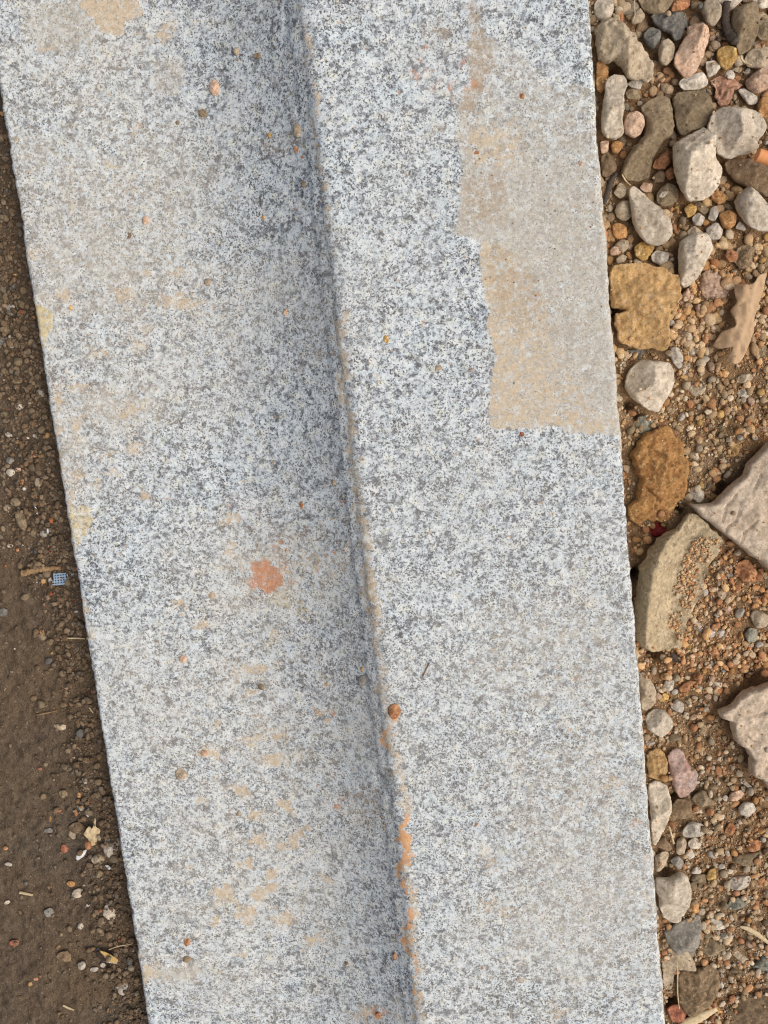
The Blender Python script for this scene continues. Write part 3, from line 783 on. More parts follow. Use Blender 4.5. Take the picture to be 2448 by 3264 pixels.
S('R1', 'stone', 'ochre', 'knobbly cluster of ochre crystals beside the ridged pale stone', [(1145, 1720), (1180, 1670), (1270, 1700), (1310, 1750), (1240, 1800), (1170, 1770)], .7, .16)
S('R1', 'stone', 'yellow', 'small mustard-yellow stone under the ridged pale stone', [(920, 1840), (980, 1790), (1030, 1830), (1010, 1890), (950, 1915)], .8, .1)
S('R1', 'stone', 'olive', 'slim grey-brown stone beside the mustard-yellow one', [(1010, 1790), (1060, 1780), (1135, 1850), (1100, 1890), (1030, 1850)], .7, .05)
S('R1', 'stone', 'pgrey', 'upright pale pebble between mustard-yellow and orange stones', [(1130, 1930), (1150, 1840), (1200, 1815), (1225, 1870), (1190, 1950)], .8, .04)
S('R1', 'stone', 'pgrey', 'round grey-pink pebble below the mustard-yellow stone', [(990, 1920), (1040, 1875), (1100, 1920), (1070, 1990), (1010, 1985)], .8, .04)
S('R1', 'stone', 'ochre', 'angular orange-tan stone near the smooth pale wedge', [(1230, 1890), (1300, 1850), (1380, 1890), (1370, 1980), (1310, 2030), (1250, 1980)], .8, .07)
S('R1', 'stone', 'white', 'tiny pale chip leaning on the smooth pale wedge', [(1375, 2010), (1410, 1950), (1465, 2020), (1440, 2035)], .6, .05)
S('R1', 'stone', 'beige', 'lumpy beige stone flanking the pear-shaped stone on the tread side', [(310, 1850), (350, 1780), (420, 1765), (465, 1830), (460, 1900), (400, 1950), (330, 1920)], .7, .08)
S('R1', 'stone', 'pgrey', 'pale block-like pebble above the elongated white stone', [(1110, 2020), (1200, 1960), (1260, 2030), (1230, 2110), (1150, 2110)], .8, .05)
S('R1', 'stone', 'beige', 'low beige pebble just above the elongated white stone', [(945, 2040), (1010, 1990), (1095, 2060), (1050, 2085), (960, 2080)], .6, .05)
S('R2', 'stone', 'pale', 'elongated pale stone tapering downwards beside the big ochre clod', [(870, 120), (890, 20), (980, -40), (1100, -50), (1150, 30), (1170, 100), (1110, 210), (1050, 330), (990, 400), (920, 435), (880, 390), (865, 260)], .85, .035, facets=4, dz=.003, ridge=((930, 60), (930, 400), .3, .8), fine=1.2)
S('R1', 'stone', 'ochre', 'squarish ochre stone against the tread beside the pear-shaped stone', [(290, 1980), (340, 1965), (410, 2000), (415, 2090), (350, 2110), (295, 2080)], .8, .06)
S('R2', 'stone', 'yellow', 'yellow ragged stone between the pear-shaped stone and the ochre clod', [(470, 110), (510, 40), (590, 30), (655, 70), (620, 150), (560, 200), (500, 170)], .75, .14)
S('R2', 'stone', 'beige', 'rounded beige pebble touching a pink one beside the tread', [(310, 60), (360, 10), (430, 20), (430, 80), (380, 130), (330, 100)], .7, .04)
S('R2', 'stone', 'pink', 'smooth salmon-pink pebble at the edge of the tread', [(262, 110), (300, 70), (370, 85), (350, 140), (280, 150)], .7, .03, dz=.001)
S('R2', 'stone', 'beige', 'oval beige pebble just above the big ochre clod', [(320, 180), (370, 140), (415, 160), (390, 210), (330, 225)], .7, .03)
S('R2', 'stone', 'pgrey', 'grey-beige pebble between the yellow ragged stone and the elongated pale one', [(630, 150), (680, 105), (785, 130), (770, 200), (700, 235), (640, 205)], .75, .05)
S('R2', 'clod', 'clod', 'big ochre clod with a dark notch, lying against the tread', [(265, 300), (330, 230), (450, 210), (560, 215), (650, 240), (750, 260), (800, 310), (870, 340), (880, 440), (890, 520), (860, 600), (830, 680), (790, 740), (775, 820), (770, 980), (700, 990), (640, 960), (520, 980), (420, 940), (345, 900), (315, 800), (305, 700), (310, 660), (395, 648), (397, 618), (290, 606), (270, 450)], .5, .05, edge=.55, facets=4, dz=.003, fine=2.2, cat='clod')
S('R2', 'stone', 'ochre', 'ochre lump leaning on the far side of the big ochre clod', [(800, 800), (850, 620), (920, 640), (945, 700), (890, 780)], .7, .08)
S('R2', 'stone', 'beige', 'two-toned tan and grey stone at the lower corner of the big clod', [(800, 880), (850, 810), (960, 785), (1050, 790), (1040, 880), (970, 960), (900, 990), (830, 930)], .65, .06)
S('R2', 'stone', 'pink', 'pale pinkish stone under the tip of the elongated pale stone', [(890, 510), (970, 420), (1015, 450), (1000, 540), (930, 600), (880, 590)], .7, .05)
S('R2', 'stone', 'pink', 'wide flat pink lump beside the elongated pale stone', [(1040, 430), (1080, 310), (1180, 270), (1300, 290), (1340, 400), (1280, 520), (1160, 560), (1060, 490)], .4, .09, edge=.7)
S('R2', 'stone', 'ochre', 'tan pebble above the wide flat pink lump', [(1060, 260), (1120, 190), (1170, 220), (1150, 280), (1090, 290)], .7, .06)
S('R2', 'stone', 'orange', 'bright orange-red pebble beside a grey-brown crumbly clod', [(1280, 150), (1320, 95), (1395, 130), (1380, 195), (1320, 210)], .75, .04, dz=.003)
S('R2', 'clod', 'dclod', 'grey-brown crumbly clod behind the bright orange-red pebble', [(1360, 190), (1390, 80), (1490, 60), (1540, 110), (1500, 240), (1410, 280)], .5, .14, cat='clod')
S('R2', 'stone', 'slate', 'thin dark slate chip under the big ochre clod', [(385, 1030), (430, 980), (580, 980), (540, 1060), (420, 1070)], .4, .04, edge=.5)
S('R2', 'stone', 'pale', 'large round pale stone with a pointed foot, alone near the tread', [(400, 1260), (430, 1170), (500, 1090), (590, 1065), (690, 1080), (780, 1090), (820, 1170), (815, 1290), (790, 1370), (740, 1440), (690, 1525), (600, 1510), (520, 1450), (440, 1390), (405, 1330)], .85, .03, facets=3, dz=.003, fine=1.2)
S('R2', 'stone', 'pgrey', 'slim upright pale stone beside the large round one', [(790, 970), (850, 950), (905, 1010), (905, 1120), (870, 1150), (810, 1080)], .7, .05, dz=.003)
S('R2', 'stone', 'pale', 'small pale stone below the slim upright one', [(865, 1200), (890, 1120), (960, 1070), (970, 1170), (930, 1260)], .7, .05)
S('R2', 'stone', 'beige', 'small tan pebble in the gap between tread and round pale stone', [(335, 1060), (400, 1060), (410, 1120), (370, 1170), (330, 1130)], .7, .04)
S('R2', 'stone', 'green', 'flat grey-green stone between the round pale stone and the rusty clod', [(480, 1640), (520, 1570), (600, 1550), (660, 1640), (600, 1710), (510, 1715)], .5, .06, edge=.6)
S('R2', 'clod', 'rclod', 'large cracked rusty-orange clod beside the tread', [(450, 1940), (490, 1800), (560, 1730), (650, 1680), (740, 1620), (810, 1640), (850, 1720), (900, 1790), (910, 1900), (960, 2000), (970, 2100), (930, 2250), (840, 2360), (820, 2460), (700, 2500), (590, 2480), (540, 2530), (440, 2480), (420, 2360), (490, 2300), (510, 2130), (460, 1990)], .4, .09, edge=.7, facets=4, fine=2.2, cat='clod', cracks=[[(580, 1815), (680, 1880), (770, 1935)], [(820, 2010), (750, 1970)], [(600, 2200), (700, 2290), (690, 2400)]])
S('R2', 'stone', 'beige', 'angular tan flake beside the large round pale stone', [(940, 1330), (990, 1240), (1080, 1260), (1120, 1300), (1080, 1380), (1020, 1400)], .5, .06, edge=.6)
S('R2', 'stone', 'beige', 'curved beige flake on the sand beside the tan flake', [(1200, 1420), (1290, 1360), (1390, 1430), (1370, 1480), (1310, 1470), (1270, 1410)], .4, .05)
S('R2', 'stone', 'beige', 'oval beige pebble lying on the ochre sand below the dry leaf', [(1370, 1240), (1420, 1200), (1500, 1190), (1525, 1230), (1480, 1275), (1390, 1275)], .75, .04, dz=.002)
S('R2', 'stone', 'white', 'cream pebble with a white facet below the oval beige pebble', [(1385, 1370), (1430, 1310), (1490, 1330), (1490, 1400), (1440, 1415)], .75, .05, dz=.001)
S('R2', 'stone', 'orange', 'tan-orange pebble beside the curved beige flake', [(1230, 1490), (1270, 1440), (1310, 1480), (1290, 1530), (1240, 1525)], .75, .05)
S('R2', 'stone', 'pink', 'pale pink pebble at the picture edge above the large mud slab', [(1570, 1640), (1620, 1620), (1690, 1640), (1670, 1730), (1600, 1730)], .7, .04)
S('R2', 'stone', 'olive', 'brown rounded stone under the lower end of the dry leaf', [(1490, 960), (1560, 910), (1650, 950), (1640, 1040), (1550, 1060)], .6, .06)
S('R2', 'clod', 'clod', 'ragged ochre clod above the large pale mud slab', [(1250, 1900), (1330, 1830), (1420, 1760), (1530, 1800), (1420, 1860), (1370, 1920), (1290, 1935)], .6, .14, cat='clod', fine=1.4)
S('R2', 'stone', 'white', 'tiny round white pebble above the large pale mud slab', [(1235, 1960), (1265, 1930), (1300, 1970), (1270, 2005)], .8, .03, dz=.002)
S('R3', 'stone', 'pgrey', 'small pale angular stone beside the rusty clod, above a rounder one', [(945, 270), (1000, 190), (1085, 220), (1040, 280), (950, 305)], .7, .06)
S('R3', 'stone', 'pgrey', 'rounded grey-beige pebble at the tip of the pale mud slab', [(965, 350), (1010, 300), (1090, 350), (1085, 420), (1040, 450), (980, 400)], .85, .03, facets=2, dz=.003)
S('R3', 'stone', 'yellow', 'dull ochre pebble against the edge of the pale mud slab', [(1100, 420), (1150, 365), (1220, 390), (1190, 450), (1120, 460)], .7, .05)
S('R3', 'mud_slab', 'crete', 'large pale dried-mud slab with one straight edge, cut by the picture edge', [(950, 455), (1100, 455), (1190, 430), (1290, 310), (1430, 200), (1460, 110), (1560, 0), (1640, -80), (1900, -100), (1900, 1240), (1659, 1040), (1500, 910), (1280, 740), (1050, 560)], .2, .022, edge=.07, facets=0, dz=.007, fine=2.2, cat='mud slab', deep=.9, ten=.05, cracks=[[(1385, 370), (1300, 500), (1265, 610)], [(1400, 520), (1380, 610), (1300, 690), (1285, 730)], [(1560, 620), (1480, 690), (1430, 800)], [(1600, 200), (1540, 330)]])
S('R3', 'stone_block', 'gran', 'angular tan granite block with a sloping flank, beside the tread', [(488, 1290), (530, 1020), (600, 890), (690, 760), (850, 680), (960, 540), (1040, 560), (1250, 770), (1210, 900), (1110, 1060), (1060, 1250), (960, 1450), (880, 1720), (700, 1745), (560, 1730), (492, 1650)], .55, .05, edge=.14, facets=0, dz=.004, ridge=((690, 780), (540, 1700), .9, .10), fine=2.0, ten=.12, cat='stone block')
PEB = [
    ('R3', 'pgrey', 'pinkish-grey pebble in the middle of three on the sand beside the granite block', [(1075, 1580), (1140, 1510), (1195, 1560), (1180, 1630), (1100, 1640)]),
    ('R3', 'white', 'upright whitish pebble nearest the granite block', [(1000, 1540), (1030, 1470), (1075, 1490), (1070, 1600), (1020, 1590)]),
    ('R3', 'white', 'white speckled pebble beside the pinkish-grey one', [(1190, 1600), (1250, 1555), (1300, 1600), (1260, 1645), (1200, 1630)]),
    ('R3', 'green', 'round grey-green pebble on orange sand near the picture edge', [(1450, 1610), (1500, 1550), (1560, 1570), (1560, 1660), (1490, 1690)]),
    ('R3', 'beige', 'grey-beige angular stone at the picture edge above the grey-green pebble', [(1500, 1450), (1540, 1390), (1659, 1440), (1640, 1540), (1550, 1550)]),
    ('R3', 'pink', 'small pale triangular pebble in the middle of the orange sand', [(1255, 1380), (1300, 1350), (1350, 1380), (1310, 1435)]),
    ('R3', 'pgrey', 'small pale pebble beside the red-orange lump', [(1280, 1090), (1330, 1060), (1375, 1100), (1330, 1120)]),
    ('R3', 'beige', 'beige lump below the red-orange lump', [(1200, 1210), (1280, 1200), (1290, 1290), (1230, 1300)]),
    ('R3', 'pgrey', 'pale pebble standing under the granite block, beside the tread gap', [(725, 2080), (770, 1990), (830, 2000), (820, 2090), (770, 2120)]),
    ('R3', 'beige', 'slim beige pebble in the tread gap under the granite block', [(660, 2060), (690, 2045), (715, 2080), (690, 2130)]),
    ('R3', 'yellow', 'round yellowish pebble below the slim beige one', [(695, 2170), (740, 2120), (785, 2150), (770, 2205), (710, 2200)]),
    ('R3', 'orange', 'long orange lump near the round yellowish pebble', [(870, 2080), (950, 2020), (1030, 2020), (960, 2110), (890, 2120)]),
    ('R3', 'pgrey', 'pale pebble touching the long orange lump', [(995, 2090), (1050, 2055), (1095, 2090), (1060, 2140)]),
    ('R3', 'white', 'smooth whitish oblong pebble above the lower mud slab', [(1140, 2050), (1170, 2020), (1260, 2040), (1240, 2080), (1160, 2085)]),
    ('R3', 'orange', 'red-orange lump under the straight edge of the pale mud slab', [(1370, 1060), (1390, 980), (1480, 950), (1560, 1060), (1540, 1150), (1430, 1140)]),
    ('R3', 'yellow', 'yellow-cream pebble at the foot of the granite block', [(920, 1740), (960, 1690), (1010, 1740), (980, 1770)]),
    ('R3', 'pgrey', 'pale pebble on the sand below the white straw', [(1130, 1900), (1160, 1845), (1215, 1860), (1190, 1915)]),
    ('R3', 'beige', 'beige pebble beside the pale one below the white straw', [(1215, 1870), (1250, 1820), (1290, 1860), (1270, 1900)]),
    ('R3', 'orange', 'pinkish-orange lump between granite block foot and grey-green pebble', [(1120, 1740), (1170, 1700), (1225, 1770), (1220, 1830), (1160, 1810)]),
    ('R4', 'beige', 'tan boulder edge emerging from under the tread below the granite block', [(395, -110), (440, -110), (500, -20), (500, 80), (450, 130), (405, 110)]),
    ('R4', 'pale', 'pale stone with dark lower flank beside the tread, below the tan boulder edge', [(435, 180), (490, 120), (560, 130), (620, 210), (600, 270), (540, 310), (450, 260)]),
    ('R4', 'purple', 'angular purple-grey stone with pink patches', [(580, 430), (630, 380), (680, 400), (720, 490), (780, 540), (770, 630), (720, 690), (660, 705), (610, 620), (590, 520)]),
    ('R4', 'pgrey', 'pale flat chip below the round yellowish pebble', [(600, 100), (640, 60), (690, 90), (680, 150), (620, 130)]),
    ('R4', 'pale', 'tall pale stone standing on edge along the tread', [(455, 620), (520, 600), (580, 640), (605, 760), (580, 880), (520, 1000), (482, 1020), (465, 800)]),
    ('R4', 'brown', 'square brown stone beside the tall pale stone', [(600, 790), (640, 720), (730, 730), (740, 830), (680, 850), (610, 840)]),
    ('R4', 'olive', 'brown stone beneath the purple-grey one', [(740, 720), (800, 660), (870, 690), (890, 750), (800, 770)]),
    ('R4', 'pgrey', 'pale three-cornered pebble below the square brown stone', [(680, 930), (730, 870), (800, 880), (860, 930), (780, 965), (690, 970)]),
    ('R4', 'beige', 'upright tan pebble below the pale three-cornered one', [(640, 1000), (680, 970), (705, 1000), (690, 1090), (640, 1080)]),
    ('R4', 'pale', 'pale cubic pebble directly under the three-cornered one', [(715, 1010), (760, 970), (805, 1010), (790, 1045), (730, 1045)]),
    ('R4', 'pale', 'small pale pebble under the cubic one', [(700, 1080), (740, 1050), (760, 1100), (720, 1120)]),
    ('R4', 'beige', 'beige stone in the gap along the tread above the pale grey boulder', [(500, 1100), (560, 1065), (590, 1080), (560, 1160), (505, 1200)]),
    ('R4', 'brown', 'dark brown stone at the foot of the tall pale stone', [(490, 1020), (560, 970), (610, 1040), (590, 1070)]),
    ('R4', 'grey', 'grey pebble above the pale grey boulder', [(600, 1130), (650, 1095), (690, 1140), (660, 1190)]),
    ('R4', 'white', 'round pale button-like pebble near the picture edge', [(1050, 780), (1090, 740), (1150, 750), (1165, 800), (1110, 835), (1060, 820)]),
    ('R4', 'pale', 'big pale grey boulder against the tread near the bottom', [(505, 1240), (590, 1240), (660, 1200), (720, 1240), (735, 1320), (710, 1440), (660, 1530), (600, 1535), (540, 1480), (515, 1350)]),
    ('R4', 'grey', 'dark grey stone under the big pale boulder', [(560, 1600), (640, 1540), (790, 1480), (800, 1580), (780, 1690), (730, 1760), (640, 1740), (580, 1680)]),
    ('R4', 'red', 'dark red stone at the bottom beside the tread', [(580, 2110), (650, 2080), (710, 2130), (680, 2190), (610, 2190)]),
    ('R4', 'white', 'flat whitish chip beside a curved straw', [(840, 1540), (880, 1510), (1000, 1550), (990, 1580), (870, 1580)]),
    ('R4', 'yellow', 'yellow-ochre pebble above the grey-green flat stone', [(835, 1240), (860, 1190), (900, 1180), (900, 1260), (860, 1270)]),
    ('R4', 'olive', 'dull brown pebble beside the yellow-ochre one', [(735, 1250), (760, 1220), (830, 1220), (830, 1270), (750, 1280)]),
    ('R4', 'pgrey', 'little pale pebble above the dull brown one', [(735, 1210), (770, 1170), (812, 1190), (790, 1215)]),
    ('R4', 'green', 'flat grey-green stone on the sand beside the big pale boulder', [(970, 1440), (1010, 1380), (1130, 1360), (1130, 1400), (1050, 1450)]),
    ('R4', 'pgrey', 'long pale grey stone above the flat grey-green one', [(970, 1300), (1010, 1240), (1130, 1230), (1120, 1290), (1040, 1320)]),
    ('R4', 'olive', 'long brown stone near the picture edge above the long pale grey one', [(1000, 1120), (1050, 1090), (1200, 1070), (1200, 1140), (1080, 1160)]),
    ('R4', 'ochre', 'ochre stone between the big pale boulder and the dark grey stone', [(715, 1440), (740, 1370), (790, 1400), (780, 1480), (730, 1490)]),
    ('R4', 'clod', 'crumbling ochre clod against the tread beside the purple-grey stone', [(445, 430), (510, 380), (570, 430), (580, 520), (530, 590), (455, 570)]),
    ('R4', 'olive', 'brown stone near the lower straw, above the pale slivers', [(780, 1680), (850, 1640), (950, 1680), (950, 1740), (880, 1780), (800, 1720)]),
    ('R4', 'beige', 'long beige sliver pointing to the lower corner', [(980, 1720), (1020, 1700), (1140, 1800), (1140, 1820), (1090, 1815)]),
    ('R4', 'pale', 'small pale sliver below the long beige one', [(1010, 1790), (1030, 1770), (1080, 1820), (1060, 1840)]),
    ('R4', 'green', 'grey-green wedge stone at the picture edge near the bottom', [(1140, 1830), (1230, 1740), (1300, 1760), (1220, 1875)]),
    ('R4', 'white', 'tiny pinkish-white bead near the button-like pebble', [(940, 715), (960, 690), (985, 710), (970, 740)]),
    ('R4', 'pink', 'crumbly pinkish stone beside the tiny bead', [(985, 730), (1000, 680), (1060, 660), (1090, 690), (1040, 730)]),
    ('R4', 'pgrey', 'pale grey chip above the crumbly pinkish stone', [(1060, 600), (1080, 585), (1140, 640), (1130, 660)]),
    ('R4', 'pgrey', 'narrow pale pebble near the bottom among orange crumbs', [(915, 1950), (935, 1920), (955, 1950), (945, 1990)]),
    ('R4', 'beige', 'beige pebble resting on the brown clod at the bottom', [(720, 1910), (745, 1880), (803, 1910), (790, 1940)]),
    ('R4', 'ochre', 'ochre crumb stone near the bottom corner', [(885, 2130), (900, 2090), (955, 2110), (940, 2150)]),
    ('R4', 'pale', 'pale pebble beside the button-like one and an orange crumb', [(880, 890), (895, 870), (915, 890), (900, 915)]),
    ('R4', 'orange', 'orange crumb cluster beside the button-like pebble', [(960, 940), (990, 880), (1030, 900), (1010, 960)]),
    ('R4', 'orange', 'orange pair of crumbs near the picture edge', [(1100, 1050), (1130, 990), (1200, 1000), (1190, 1050), (1140, 1070)]),
]
LOW = {'dark grey stone under the big pale boulder': .7, 'angular purple-grey stone with pink patches': .45}
for r, m, lb, pts in PEB:
    S(r, 'clod' if 'clod' in lb else 'stone', m, lb, pts, LOW.get(lb, .72), .11 if m == 'clod' else .05, dz=.004 if 'resting' in lb else .001, cat='clod' if 'clod' in lb else ('pebble' if 'pebble' in lb else 'stone'))
S('R4', 'mud_slab', 'crete', 'lower pale dried-mud slab with ragged edge, cut by the picture edge', [(1000, 90), (915, 130), (925, 180), (1000, 190), (995, 250), (1010, 330), (1090, 370), (1130, 440), (1115, 540), (1190, 570), (1247, 660), (1400, 700), (1400, -90), (1250, -60), (1090, -10)], .22, .03, edge=.08, facets=0, dz=.007, fine=2.2, cat='mud slab', deep=.9, ten=.05, cracks=[[(1060, 130), (1150, 170), (1230, 150)], [(1100, 300), (1160, 340)]])
S('R4', 'stone', 'beige', 'thin grey-tan leaf-like flake along the tread below the dark grey stone', [(545, 1690), (600, 1620), (680, 1680), (760, 1800), (770, 1860), (640, 1850), (610, 1980), (555, 1960)], .2, .04, edge=.4, facets=1, dz=.003)
S('R4', 'clod', 'dclod', 'large brown clod near the bottom, beside the leaf-like flake', [(640, 1960), (660, 1860), (770, 1850), (860, 1800), (910, 1850), (920, 1960), (870, 2060), (780, 2140), (700, 2130), (650, 2050)], .55, .09, fine=1.4, cat='clod')
S('R4', 'stone', 'brown', 'large flat brown stone in the bottom corner of the rubble', [(950, 2070), (1000, 2020), (1120, 2000), (1260, 1970), (1300, 2212), (1200, 2260), (1010, 2240)], .4, .06, edge=.6)
print('stones', NSTONE[0])
